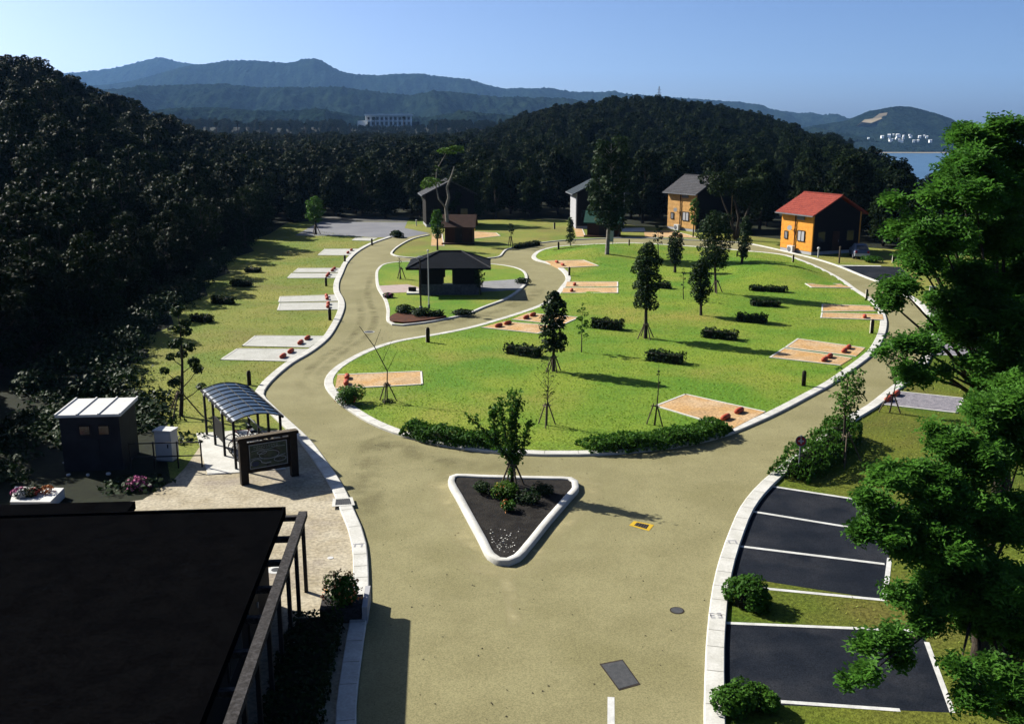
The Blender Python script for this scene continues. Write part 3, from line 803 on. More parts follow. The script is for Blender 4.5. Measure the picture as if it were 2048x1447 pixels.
cover('inspection_cover', 'large rusty dark steel cover in the road foreground', 'inspection cover', [(1199, 1328), (1238, 1381), (1281, 1369), (1245, 1319)], .014, 'rust', 'steel', .05)
t = thing('manhole_cover', 'small round dark manhole cover in the road near the right kerb', 'manhole cover', G(1354, 1220, .015))
MB().lathe([(.20, 0), (.20, .008), (.17, .010)], 24).build('cover_ring', M['rust'], t); MB().lathe([(.165, .004), (.165, .012)], 24).build('cover_plate', M['steel'], t)
t = thing('manhole_cover', 'small grey cover in the road beside the leaning bare sapling', 'manhole cover', G(738, 663.5, .015))
MB().lathe([(.36, 0), (.36, .008), (.32, .010)], 24).build('cover_ring', M['kerb'], t); MB().lathe([(.31, .004), (.31, .012)], 24).build('cover_plate', M['steel'], t)
t = thing('manhole_cover', 'white ringed manhole cover on the plaza under the dark pergola', 'manhole cover', G(552, 1139, .023))
MB().lathe([(.26, 0), (.26, .008), (.22, .010)], 24).build('cover_ring', M['white'], t); MB().lathe([(.14, .004), (.14, .013)], 24).build('cover_plate', M['steel'], t)
t = thing('stone_disc', 'small white disc set in the plaza paving near the kerb', 'disc', G(661, 1115, .022)); MB().lathe([(.10, 0), (.09, .012)], 18).build('disc', M['white'], t)

# small dark leaves and grit blown about the road
rng = np.random.default_rng(44); k = 900
P = np.c_[rng.uniform(-9, 12, k), 14 + 34 * rng.random(k) ** 1.2, np.full(k, .024)]
P = P[[inside((p[0], p[1]), road) and not inside((p[0], p[1]), Cl) and not inside((p[0], p[1]), Tl) for p in P]]
V, F = leaf_quads(P, np.tile((0, 0, 1.0), (len(P), 1)), .055, rng, 1.5, .2)
props(link_mesh('leaf_litter', np_mesh('leaf_litter', V, F, M['dark_wood'])), kind='stuff')
# grass blades standing out of the lawns
def blades(name, poly, n, zf, mat, seed, avoid=(), hgt=.055):
    rng = np.random.default_rng(seed); xs = [p.x for p in poly]; ys = [p.y for p in poly]; pts_ = []
    X = rng.uniform(min(xs), max(xs), n); Y = min(ys) + (max(ys) - min(ys)) * rng.random(n) ** 1.25
    for x, y in zip(X, Y):
        if inside((x, y), poly) and not any(inside((x, y), q) for q in avoid): pts_.append((x, y, zf(x, y)))
    P = np.array(pts_); m = len(P); a = rng.uniform(0, 6.28, m); h = hgt * rng.uniform(.5, 1.3, m); w = .022
    d = np.c_[np.cos(a), np.sin(a), np.zeros(m)]; t = np.c_[rng.normal(0, .04, m), rng.normal(0, .04, m), h]
    V = np.stack([P - d * w, P + d * w, P + t + d * w * .4, P + t - d * w * .4], 1).reshape(-1, 3)
    props(link_mesh(name, np_mesh(name, V, np.arange(m * 4).reshape(-1, 4), M[mat])), kind='stuff')
M['blade'] = leaf_mat('grass_blades', (.16, .35, .028), (.33, .45, .05), .35, scale=.25)
M['blade_dry'] = leaf_mat('dry_grass_blades', (.20, .30, .045), (.38, .39, .08), .35, scale=.25)
pad_polys = [[Vector((c.x, c.y, 0)) for c in q] for q in PAD_QUADS]
blades('grass', Cin, 70000, lawn_z, 'blade', 3, pad_polys[8:20])
blades('grass', [Vector((x, y, 0)) for x, y in ((-15, 42), (-21, 50), (-27, 95), (-30, 130), (-12, 112), (-13, 95), (-16, 75), (-11.5, 62), (-11, 55), (-14, 44))], 32000, lambda x, y: .006, 'blade_dry', 4, pad_polys[:8] + [[p for p in road]])
blades('grass', [Vector((x, y, 0)) for x, y in ((9, 18), (26, 18), (40, 50), (20, 50), (9, 33))], 16000, lambda x, y: .010, 'blade_dry', 5, [[p for p in road]] + pad_polys[20:24] + [[Vector((c.x, c.y, 0)) for c in gp(q)] for q in (((1437, 1168), (1546, 970), (1800, 1010), (1772, 1202)), ((1440, 1243), (1850, 1260), (1912, 1430), (1432, 1430)))])
# ------- bollard lamps
bol = None
def bollard(label, px, py, tall, lawn=True, rz=0.0):
    global bol
    p = GL(px, py) if lawn else G(px, py)
    h = tall * DEP(p) / FOC * 1.03
    if bol is None:
        a = MB().lathe([(.13, -.1), (.13, .78), (.125, .88), (.10, .95), (.05, .985), (.0, 1.0)], 14)
        b = MB()
        for z0, z1 in ((.0, .86),):
            n = 8; vs, fs = [], []
            for k in range(n + 1):
                tt = R(10) + R(110) * k / n
                for r, z in ((.140, z0), (.140, z1)): vs.append((-r * math.sin(tt), r * math.cos(tt), z))
                vs.append((-.09 * math.sin(tt), .09 * math.cos(tt), z1 + .09))
            for k in range(n): fs += [(k * 3, k * 3 + 1, k * 3 + 4, k * 3 + 3), (k * 3 + 1, k * 3 + 2, k * 3 + 5, k * 3 + 4)]
            b.add(vs, fs)
        c = MB().lathe([(.142, .62), (.142, .66)], 14)
        bol = (a.mesh('bollard_post', M['dark_wood'], True), b.mesh('lamp_face', M['pale_face'], True), c.mesh('metal_band', M['black']))
    t = thing('bollard_lamp', label, 'bollard', p, rz, 'bollard lamps along the road'); t.scale = (h, h, h)
    for nm, me in zip(('post', 'lamp_face', 'metal_band'), bol): link_mesh(nm, me, t)
bollard('timber bollard lamp standing on the kerb left of the oval lawn', 856, 684, 30)
bollard('cream faced bollard lamp on the grass between the slanting and the large sandy pads', 1607, 771, 31, rz=-1.2)
bollard('dark bollard lamp beside the right hand strip pads', 1743, 666, 28)
bollard('dark bollard lamp with white top behind the bicycle shelter', 499, 770, 30, False)
bollard('dark bollard lamp below the bulge pads on the left lawn', 660, 640, 24, False)
bollard('dark bollard lamp beside the thin pale pads opposite the slate hut', 652.5, 572, 18, False)
bollard('dark bollard lamp on the left lawn, second before the grey asphalt lot', 690, 525, 15, False)
bollard('dark bollard lamp beside the grey asphalt lot', 744, 491, 14, False)
bollard('thin bollard lamp between the wedge pad and the strip pads', 1138.5, 551, 17)
bollard('dark bollard lamp on the rear lane before the conical sapling', 1117, 498, 14)
bollard('dark bollard lamp on the rear lane right of the tall tree mound', 1258, 491, 12)
bollard('dark bollard lamp on the lane below the red roofed cabin', 1586, 524, 15)
bollard('dark bollard lamp where the right lane dips behind the near tree', 1733, 596, 18)
bollard('dark bollard lamp at the kerb corner before the strip pads', 1108, 601, 16)
bollard('dark bollard lamp at the far edge of the parking yard by the red roofed cabin', 1786, 526, 18, False)
bollard('dark bollard lamp on the far grass before the dark forest', 1109, 458, 13, False)
# ================================================================== BUILDINGS
def local(o, rz):
    return Matrix.Translation(o) @ Matrix.Rotation(rz, 4, 'Z')

def cabin(label, cat, p, rz, L, W, H, Hr, wall, wall2, roof, base=True, lit_detail=True, name='log_cabin', ov=.5):
    """gabled house: front wall along local x at y=0, ridge parallel to it"""
    t = thing(name, label, cat, p, rz)
    b0 = .35 if base else 0.0
    if base: MB().box(0.03, L - .03, .03, W - .03, -.2, b0).build('foundation', M['pale_wall'], t)
    # walls: long walls and gable walls, logs as horizontal ribs
    n = 16; hh = (H - b0) / n
    for y in (0.0, W - .16):
        fw = MB()
        for i in range(n): fw.box(0, L, y + (.012 if i % 2 else 0), y + .16 - (.012 if i % 2 else 0), b0 + i * hh, b0 + (i + 1) * hh)
        fw.build('log_wall', M[wall], t)
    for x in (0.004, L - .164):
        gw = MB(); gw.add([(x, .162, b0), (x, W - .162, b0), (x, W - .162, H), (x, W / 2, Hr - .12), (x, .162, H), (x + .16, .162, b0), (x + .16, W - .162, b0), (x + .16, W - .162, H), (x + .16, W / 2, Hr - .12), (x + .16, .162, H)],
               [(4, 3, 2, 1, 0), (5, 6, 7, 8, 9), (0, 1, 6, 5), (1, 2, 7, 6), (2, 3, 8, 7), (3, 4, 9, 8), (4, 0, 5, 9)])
        gw.build('gable_wall', M[wall2], t)  # near-black gables on coloured cabins put their shaded side into the colour
    sl = (Hr - H) / (W / 2); th = .14
    rf = MB()
    for s in (0, 1):
        y0, y1 = (-ov, W / 2) if s == 0 else (W + ov, W / 2)
        ze = H - sl * ov
        vs = [(-ov, y0, ze), (L + ov, y0, ze), (L + ov, y1, Hr), (-ov, y1, Hr)]
        rf.add(vs + [(x, y, z + th) for x, y, z in vs], [(0, 3, 2, 1), (4, 5, 6, 7), (0, 1, 5, 4), (1, 2, 6, 5), (2, 3, 7, 6), (3, 0, 4, 7)] if s == 0 else
               [(0, 1, 2, 3), (7, 6, 5, 4), (4, 5, 1, 0), (5, 6, 2, 1), (6, 7, 3, 2), (7, 4, 0, 3)])
        # tile courses
        k = 12
        for i in range(k):
            f = (i + .5) / k; y = y0 + (y1 - y0) * f; z = ze + (Hr - ze) * f + th
            rf.box(-ov, L + ov, y - .035, y + .035, z - .01, z + .022)
    r = rf.build('roof', M[roof], t)
    MB().box(-ov - .02, L + ov + .02, W / 2 - .1, W / 2 + .1, Hr + th - .02, Hr + th + .06).build('ridge_cap', M[roof], r)
    MB().box(-ov, L + ov, -ov - .10, -ov - .002, H - sl * ov - .02, H - sl * ov + .1).build('gutter', M['grey_metal'], r)
    if lit_detail:
        def window(x0, x1, z0, z1, y=-.03):
            f = MB()
            for a in ((x0 - .07, x1 + .07, z1, z1 + .07), (x0 - .07, x1 + .07, z0 - .07, z0), (x0 - .07, x0, z0, z1), (x1, x1 + .07, z0, z1), ((x0 + x1) / 2 - .025, (x0 + x1) / 2 + .025, z0, z1)):
                f.box(a[0], a[1], y - .05, y + .04, a[2], a[3])
            w = f.build('window', M['black'], t)
            MB().box(x0, x1, y - .02, y + .02, z0, z1).build('pane', M['pale_wall'], w)
        window(L * .56, L * .76, b0 + 1.0, b0 + 2.0)
        window(L * .14, L * .22, b0 + 1.05, b0 + 1.75)
        MB().tube([(L * .47, -.09, .1), (L * .47, -.09, H - .15)], .06, 8).build('downpipe', M['brown_wall'], t)
        v = MB().lathe([(.02, 0), (.16, .05), (.25, .13), (.30, .2)], 14); 
        MB().box(L * .52, L * .74, -.12, -.02, H - .75, H - .35).build('vent_hood', M['grey_metal'], t)
        dish = MB()
        dish.lathe([(.02, 0), (.14, .03), (.24, .10), (.27, .14)], 14)
        dm = dish.build('satellite_dish', M['white'], t, loc=(L * .34, -.22, b0 + 2.2), rot=(R(80), 0, R(25)))
        MB().tube([(L * .34, 0, b0 + 2.0), (L * .34, -.22, b0 + 2.15)], .025, 6).build('dish_arm', M['grey_metal'], t)
        ac = MB().box(L * .36, L * .36 + .85, -.55, -.2, .05, .75).build('air_conditioner', M['white'], t)
        MB().lathe([(.24, 0), (.26, .02), (.2, .03)], 16).build('fan_grille', M['grey_metal'], ac, loc=(L * .36 + .32, -.555, .4), rot=(R(90), 0, 0))
    # door and windows on the shaded gable wall
    dz = MB().box(L - .03, L + .05, W * .42, W * .42 + .9, b0, b0 + 2.0).build('door', M['brown_wall'], t)
    MB().box(L + .05, L + .10, W * .42 + .75, W * .42 + .80, b0 + .9, b0 + 1.1).build('handle', M['grey_metal'], dz)
    for y0 in (W * .12, W * .72):
        w = MB()
        w.box(L - .03, L + .045, y0 - .06, y0 + .96, b0 + .94, b0 + 1.0).box(L - .03, L + .045, y0 - .06, y0 + .96, b0 + 2.0, b0 + 2.06).box(L - .03, L + .045, y0 - .06, y0, b0 + 1.0, b0 + 2.0).box(L - .03, L + .045, y0 + .9, y0 + .96, b0 + 1.0, b0 + 2.0)
        wo = w.build('window', M['black'], t)
        MB().box(L - .02, L + .02, y0, y0 + .9, b0 + 1.0, b0 + 2.0).build('pane', M['dark_glass'], wo)
    return t

pA = G(1559.6, 500); pA.z = 0
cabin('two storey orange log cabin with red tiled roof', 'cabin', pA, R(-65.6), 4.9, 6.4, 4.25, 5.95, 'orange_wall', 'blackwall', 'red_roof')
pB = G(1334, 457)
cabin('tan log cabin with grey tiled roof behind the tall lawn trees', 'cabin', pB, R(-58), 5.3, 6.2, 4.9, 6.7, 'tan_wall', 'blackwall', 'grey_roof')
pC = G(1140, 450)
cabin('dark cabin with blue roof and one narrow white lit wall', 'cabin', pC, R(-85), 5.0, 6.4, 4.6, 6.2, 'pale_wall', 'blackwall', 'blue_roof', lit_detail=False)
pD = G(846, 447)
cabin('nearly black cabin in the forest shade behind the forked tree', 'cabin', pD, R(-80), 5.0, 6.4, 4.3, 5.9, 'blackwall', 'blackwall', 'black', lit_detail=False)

def log_hut(label, p, rz, L, W, H, Hr, wall, roof, ov=.4):
    t = thing('log_hut', label, 'hut', p, rz)
    w = MB(); n = 9; hh = H / n
    for i in range(n):
        e = .01 if i % 2 else 0
        w.box(0, L, e, .14 - e, i * hh, (i + 1) * hh).box(0, L, W - .14 + e, W - e, i * hh, (i + 1) * hh)
        w.box(e, .14 - e, .142, W - .142, i * hh, (i + 1) * hh).box(L - .14 + e, L - e, .142, W - .142, i * hh, (i + 1) * hh)
    w.build('log_wall', M[wall], t)
    r = MB(); sl = (Hr - H) / (W / 2)
    for y0, fl in ((-ov, 0), (W + ov, 1)):
        ze = H - sl * ov; th = .12
        vs = [(-ov, y0, ze), (L + ov, y0, ze), (L + ov, W / 2, Hr), (-ov, W / 2, Hr)]
        f = [(0, 3, 2, 1), (4, 5, 6, 7), (0, 1, 5, 4), (1, 2, 6, 5), (2, 3, 7, 6), (3, 0, 4, 7)]
        if fl: f = [tuple(reversed(q)) for q in f]
        r.add(vs + [(x, y, z + th) for x, y, z in vs], f)
    r.build('roof', M[roof], t)
    for x in (.002, L - .142):
        g = MB()
        vs = [(x, .01, H), (x, W - .01, H), (x, W / 2, Hr - .02), (x + .14, .01, H), (x + .14, W - .01, H), (x + .14, W / 2, Hr - .02)]
        g.add(vs, [(0, 2, 1), (3, 4, 5), (0, 1, 4, 3), (1, 2, 5, 4), (2, 0, 3, 5)])
        g.build('gable', M[wall], t)
    d = MB().box(L * .38, L * .38 + .8, -.04, .0, .05, H - .25).build('door', M['dark_wood'], t)
    MB().box(L * .38 + .66, L * .38 + .72, -.09, -.04, H * .45, H * .5).build('handle', M['grey_metal'], d)
    MB().box(-.3, L + .3, -.7, -.03, -.1, .18).build('deck', M['brown_wall'], t)
    return t
log_hut('small brown log hut with russet roof behind the slate hut', G(890, 488), R(-3), 3.1, 2.8, 2.1, 3.1, 'brown_wall', 'brown_roof')
log_hut('small dark log hut with green roof before the tall tree', G(1174, 473), R(-12), 3.8, 2.8, 1.9, 2.9, 'brown_wall', 'green_roof')

# ------- slate roofed rest hut on the island
def rest_hut():
    p = G(838, 590, LB); t = thing('rest_hut', 'low dark rest hut with slate hip roof and stone base on the island', 'hut', p, R(1.5))
    L, W, hs, He = 4.7, 3.9, .85, 2.2
    s = MB()
    s.box(0, L, 0, .25, -.1, hs).box(0, 1.80, W - .25, W, -.1, hs).box(2.74, L, W - .25, W, -.1, hs)
    for x in (.0, L - .25): s.box(x, x + .25, .252, W - .252, -.1, hs)
    s.build('stone_base', M['stone'], t)
    w = MB(); x0, x1 = 1.92, 2.62
    for y in (.03, W - .21):
        w.box(.02, x0, y, y + .18, hs, He - .02); w.box(x1, L - .02, y, y + .18, hs, He - .02); w.box(x0, x1, y, y + .18, 1.98, He - .02)
    for x in (.02, L - .20): w.box(x, x + .18, .215, W - .215, hs, He - .02)
    w.build('timber_wall', M['blackwall'], t)
    MB().box(x0 - .04, x1 + .04, -.05, .26, hs, hs + .05).build('window_sill', M['pad_edge'], t)
    r = MB(); o = .95; zr = 3.2; rx0, rx1 = 1.55, 3.3
    a = [(-o, -o * .55, He - .02), (L + o, -o * .55, He - .02), (L + o, W + o * .8, He - .05), (-o, W + o * .8, He - .05)]
    rid = [(rx0, W / 2, zr), (rx1, W / 2, zr)]
    vs = [(x, y, z - .14) for x, y, z in a] + a + rid
    r.add(vs, [(3, 2, 1, 0), (0, 1, 5, 4), (1, 2, 6, 5), (2, 3, 7, 6), (3, 0, 4, 7), (4, 5, 9, 8), (5, 6, 9), (6, 7, 8, 9), (7, 4, 8)])
    ro = r.build('roof', M['hut_roof'], t)
    rb = MB()
    for q, e in ((a[0], rid[0]), (a[1], rid[1]), (a[2], rid[1]), (a[3], rid[0])): rb.tube([Vector(q) + Vector((0, 0, .02)), Vector(e) + Vector((0, 0, .03))], .05, 6)
    rb.tube([Vector(rid[0]) + Vector((0, 0, .03)), Vector(rid[1]) + Vector((0, 0, .03))], .06, 6)
    rb.build('hip_ridge', M['grey_roof'], ro)
    MB().box(-1.0, 0, .2, 2.2, -.05, .14).build('porch_slab', M['pad_edge'], t)
    for x, y in ((-.75, -.55), (L + .75, -.55), (-.75, W + .5), (L + .75, W + .5)): MB().box(x - .07, x + .07, y - .07, y + .07, 0, He - .15).build('roof_post', M['dark_wood'], t) if False else None
    MB().box(-.9, -.3, 1.0, 1.3, .14, .45).build('bench', M['dark_wood'], t)
rest_hut()
for lab, bx, by, ty, mt, nm, r0 in (('tall dark lamp post in front of the slate roofed hut', 842, 620, 520, 'black', 'lamp_post', .065), ('slender white flag pole beside the dark lamp post', 858, 616, 506, 'white', 'flag_pole', .045)):
    p = G(bx, by, LB); h = (by - ty) * DEP(p) / FOC * 1.03
    t = thing(nm, lab, 'pole', p)
    MB().tube([(0, 0, -.1), (0, 0, h)], [r0, r0 * .7], 10).build('pole', M[mt], t)
    MB().lathe([(r0 * 2, 0), (r0 * 2, .25), (r0 * 1.3, .3)], 12).build('base_collar', M['grey_metal'], t)
    if nm == 'lamp_post':
        MB().lathe([(.06, h), (.26, h + .02), (.26, h + .12), (.05, h + .22)], 14).build('lamp_head', M['grey_metal'], t)
    else:
        MB().lathe([(.03, h), (.09, h + .07), (.03, h + .14)], 10).build('finial', M['white'], t)

# ------- bicycle shelter with its arched roof
def shelter():
    n1, n2 = Vector((-10.75, 35.8, 0)), Vector((-8.8, 36.3, 0)); f1 = Vector((-13.25, 40.2, 0))
    ax = (f1 - n1); Ls = ax.length; rz = math.atan2(ax.y, ax.x)
    t = thing('bicycle_shelter', 'open shelter with arched blue translucent roof beside the road', 'shelter', n1, rz)
    # local x along length, width towards -y
    W = 1.95; He = 1.98; rise = .38; n = 12
    def arc(k, x, off=0.0):
        s = k / n; return (x, -W * s, He + off + rise * math.sin(math.pi * (.16 + .72 * s)) - rise * math.sin(math.pi * .16))
    rf = MB()
    vs, fs = [], []
    for i in range(2):
        for k in range(n + 1): vs.append(arc(k, -.15 + (Ls + .3) * i))
    for i in range(2):
        for k in range(n + 1): vs.append(arc(k, -.15 + (Ls + .3) * i, .012))
    m = n + 1
    for k in range(n):
        fs += [(k, k + 1, m + k + 1, m + k), (2 * m + k, 3 * m + k, 3 * m + k + 1, 2 * m + k + 1)]
    fs += [(0, m, 3 * m, 2 * m), (n, 2 * m + n, 3 * m + n, m + n)]
    rf.add(vs, fs); ro = rf.build('roof_sheet', M['poly'], t, True)
    for i in range(10):
        x = -.14 + (Ls + .28) * i / 9
        MB().tube([arc(k, x, .025) for k in range(n + 1)], .024, 6).build('roof_rib', M['black'], t)
    e = MB()
    for k in (0, n): e.beam(Vector(arc(k, -.18)), Vector(arc(k, Ls + .18)), .06, .09)
    for k in (3, 6, 9): e.tube([arc(k, -.15, .02), arc(k, Ls + .15, .02)], .016, 5)
    e.build('edge_beam', M['black'], t)
    for x in (.05, Ls * .36, Ls * .68, Ls - .05):
        for y in (-.06, -W + .06): MB().beam((x, y, 0), (x, y, He + (0 if y > -1 else -.05)), .09, .09).build('post', M['black'], t)
    for k in range(5):
        MB().box(Ls * (.1 + .2 * k) - .06, Ls * (.1 + .2 * k) + .06, .03, .06, He - .06, He + .03).build('gutter_bracket', M['white'], t)
    MB().box(Ls * .40, Ls * .66, -.10, -.05, .55, 1.35).build('side_panel', M['black'], t)
    r2 = MB()
    for z in (.35, .75): r2.tube([(.1, -W + .2, z), (Ls - .1, -W + .2, z)], .025, 6)
    r2.build('parking_rail', M['grey_metal'], t)
    props(MB().slab([n1 + Vector((-.9, -.55, 0)), n2 + Vector((.0, -.4, 0)), Vector((-11.4, 41.0, 0)), Vector((-13.7, 40.4, 0))], .0, .05).build('paved_strip', M['kerb']), kind='structure')
    return t, n1, rz
sh, n1, shr = shelter()
def bicycle(label, x, y, lean, col):
    t = thing('bicycle', label, 'bicycle', Matrix.Translation(n1) @ Matrix.Rotation(shr, 4, 'Z') @ Vector((x, y, .05)), shr + R(82), 'bicycles parked under the shelter')
    t.rotation_euler = (R(lean), 0, shr + R(82))
    for cx in (-.5, .5):
        w = MB(); w.tube([(cx + .33 * math.cos(a * math.pi / 12), 0, .34 + .33 * math.sin(a * math.pi / 12)) for a in range(25)], .022, 6, False)
        wo = w.build('wheel', M['black'], t)
        s = MB()
        for a in range(8): s.tube([(cx, 0, .34), (cx + .32 * math.cos(a * math.pi / 4), 0, .34 + .32 * math.sin(a * math.pi / 4))], .005, 4)
        s.build('spokes', M['grey_metal'], wo)
    f = MB(); P = dict(bb=(-.05, 0, .30), seat=(-.2, 0, .80), head=(.36, 0, .82), rear=(-.5, 0, .34), front=(.5, 0, .34))
    for a, b in (('bb', 'seat'), ('bb', 'head'), ('seat', 'head'), ('rear', 'bb'), ('rear', 'seat'), ('head', 'front')): f.tube([P[a], P[b]], .022, 6)
    f.build('frame', M[col], t)
    MB().tube([(.30, -.28, .98), (.36, -.12, 1.0), (.37, 0, .95), (.36, .12, 1.0), (.30, .28, .98)], .016, 6).build('handlebar', M['grey_metal'], t)
    MB().tube([(.37, 0, .95), (.36, 0, .80)], .016, 6).build('stem', M['grey_metal'], t)
    MB().tube([(-.34, 0, .88), (-.22, 0, .89), (-.08, 0, .88)], [.05, .07, .03], 8).build('saddle', M['black'], t)
for i, x in enumerate((.55, 1.05, 1.55, 2.3)):
    bicycle('bicycle parked under the arched blue shelter roof', x, -1.0, 6 if i % 2 else 10, ('white', 'grey_metal', 'white', 'sign_red')[i])

# ------- timber map board
def map_board():
    a, b = Vector((-9.95, 34.25, 0)), Vector((-8.30, 35.2, 0)); d = b - a; L = d.length; rz = math.atan2(d.y, d.x)
    t = thing('map_board', 'dark timber notice board with a site map in front of the shelter', 'notice board', a, rz)
    H = 1.72
    for x in (0, L): MB().box(x - .14, x + .14, -.10, .14, -.1, H).build('post', M['dark_wood'], t)
    MB().box(-.2, L + .2, -.14, .18, H, H + .10).build('top_beam', M['dark_wood'], t)
    MB().box(-.16, L + .16, -.12, .16, H + .102, H + .125).build('beam_cap', M['stake'], t)
    MB().box(.142, L - .142, .0, .06, .42, H - .12).build('backboard', M['dark_wood'], t)
    x0, x1, z0, z1 = .22, L - .25, .58, H - .2
    pn = MB().box(x0, x1, -.03, -.004, z0, z1).build('map_panel', M['map_board'], t)
    fr = MB()
    for q in ((x0, x1, z1 - .025, z1), (x0, x1, z0, z0 + .025), (x0, x0 + .025, z0 + .025, z1 - .025), (x1 - .025, x1, z0 + .025, z1 - .025)): fr.box(q[0], q[1], -.038, -.031, q[2], q[3])
    fr.build('panel_border', M['map_line'], pn)
    ln = MB(); w, h = x1 - x0, z1 - z0
    def cur(pts, r=.012): ln.tube([(x0 + u * w, -.034, z0 + v * h) for u, v in pts], r, 4)
    def cr(cu, cv, ru, rv, r=.012, a0=0, a1=24): cur([(cu + ru * math.cos(k * math.pi / 12), cv + rv * math.sin(k * math.pi / 12)) for k in range(a0, a1 + 1)], r)
    cr(.52, .50, .26, .17); cr(.17, .22, .14, .16, .016, 0, 14); cr(.80, .26, .16, .10); cr(.33, .63, .12, .07)
    cur([(.04, .40), (.18, .44), (.30, .38), (.52, .33), (.74, .38), (.95, .44)]); cur([(.06, .72), (.25, .76), (.5, .73), (.72, .80), (.95, .78)], .009)
    cur([(.30, .22), (.42, .16), (.56, .18)], .018)
    # lines of small lettering along the title strip
    for r_ in range(2):
        u = .12
        while u < .72:
            du = random.Random(int(u * 1e4) + r_).uniform(.025, .06); cur([(u, .90 - r_ * .07), (u + du, .90 - r_ * .07)], .008); u += du + .025
    ln.build('map_lines', M['map_line'], pn)
    bl = MB(); bl.poly([(0, 0)], 0) if False else None
    pond = MB(); k = 18
    pond.add([(x0 + (.15 + .10 * math.cos(2 * math.pi * i / k)) * w, -.033, z0 + (.19 + .11 * math.sin(2 * math.pi * i / k)) * h) for i in range(k)], [tuple(range(k))])
    pond.build('map_pond', M['map_blue'], pn)
map_board()

# ------- white cabinet, utility shed, planters
def cabinet():
    p = G(336, 919, 0); t = thing('electric_cabinet', 'upright white cabinet standing alone left of the bicycle shelter', 'cabinet', p, R(-12))
    MB().box(-.36, .36, -.25, .25, .06, 1.25).build('body', M['white'], t)
    MB().box(-.40, .40, -.29, .29, 1.25, 1.31).build('cap', M['white'], t)
    MB().box(-.34, .34, -.22, .22, -.1, .06).build('plinth', M['grey_metal'], t)
    d = MB().box(-.31, .31, -.275, -.252, .14, 1.18).build('door', M['white'], t); MB().box(.2, .24, -.30, -.276, .6, .75).build('handle', M['black'], d)
cabinet()
def shed():
    a, b, c = G(111, 830, 2.3), G(234, 827, 2.3), G(148, 804, 2.3)
    d = b - a; L = d.length + .1; rz = math.atan2(d.y, d.x); W = 2.3
    t = thing('utility_shed', 'grey utility shed with flat white roof at the forest edge', 'shed', (a.x, a.y, 0), rz)
    w = MB(); 
    MB().box(.08, L - .08, .08, W - .08, 0, 2.2).build('wall', M['shed_wall'], t)
    MB().box(-.03, L + .03, -.03, W + .03, 2.2, 2.30).build('roof', M['white'], t)
    for k in range(4):
        x = -.01 + (L + .02) * k / 3
        MB().box(x - .03, x + .03, -.06, W + .06, 2.302, 2.345).build('roof_rib', M['white'], t)
    for x in (L * .42, L * .72):
        wd = MB().box(x - .22, x + .22, .03, .078, 1.45, 1.85).build('window', M['black'], t); MB().box(x - .18, x + .18, .015, .028, 1.49, 1.81).build('pane', M['dark_glass'], wd)
    dd = MB().box(L * .30, L * .62, .04, .078, .02, 1.30).build('door', M['shed_wall'], t); MB().box(L * .58, L * .60, .0, .038, .6, .8).build('handle', M['black'], dd)
    f = MB()
    for x in (0, .9, 1.8, 2.7): f.beam((L + .2 + x, .1, 0), (L + .2 + x, .1, 1.1), .05, .05)
    for z in (.5, 1.05): f.beam((L + .2, .1, z), (L + 2.9, .1, z), .04, .04)
    fo = f.build('rail_fence', M['black'], None); fo.location = (a.x, a.y, 0); fo.rotation_euler = (0, 0, rz)
    props(fo, 'low black rail fence between the utility shed and the white cabinet', 'fence')
shed()
def flower_box(label, quad, h, blooms, name='planter'):
    P = [G(x, y, h) for x, y in quad]; o = sum(P, Vector()) / 4; o.z = 0
    t = thing(name, label, 'planter', o)
    Q = [Vector((p.x - o.x, p.y - o.y, 0)) for p in P]
    MB().slab(Q, 0, h).build('box', M['white'], t)
    return t
t = flower_box('low white planter slab with orange, red and pale flowers at the left edge', [(20, 1003), (100, 1003), (128, 975), (30, 972)], .35, 0)
link_mesh('foliage', shrub_mesh(.42, .30, 4, 600, .09, M['leaf_dark']), t, (-.2, -.05, .33))
for col, x, y, r in (('flower_orange', .38, .18, .26), ('flower_red', .02, -.05, .24), ('flower_pink', -.5, .0, .28), ('white', -.3, -.25, .22)):
    link_mesh('blossom', flower_mesh(r, .22, 7, 60, .07, M[col]), t, (x, y, .36))
t = thing('azalea_bush', 'low azalea bush covered in pink blossom at the plaza edge', 'shrub', G(276, 976))
link_mesh('foliage', shrub_mesh(.45, .42, 3, 700, .08, M['leaf_dark']), t); link_mesh('blossom', flower_mesh(.44, .42, 3, 120, .07, M['flower_pink']), t)
for i, (px, py, s) in enumerate(((195, 927, .11), (137, 951, .07), (176, 951, .07), (217, 949, .08), (128, 926, .05), (229, 910, .05))):
    o = MB().lathe([(s * .7, 0), (s, s * .5), (s * .8, s * 1.1), (s * .2, s * 1.3)], 9, sx=1.3).build('white_stone', M['white']); o.location = G(px, py); o.rotation_euler = (0, 0, i)
    props(o, 'small white stone lying in the dark ground before the utility shed', 'stone', 'white stones before the utility shed')

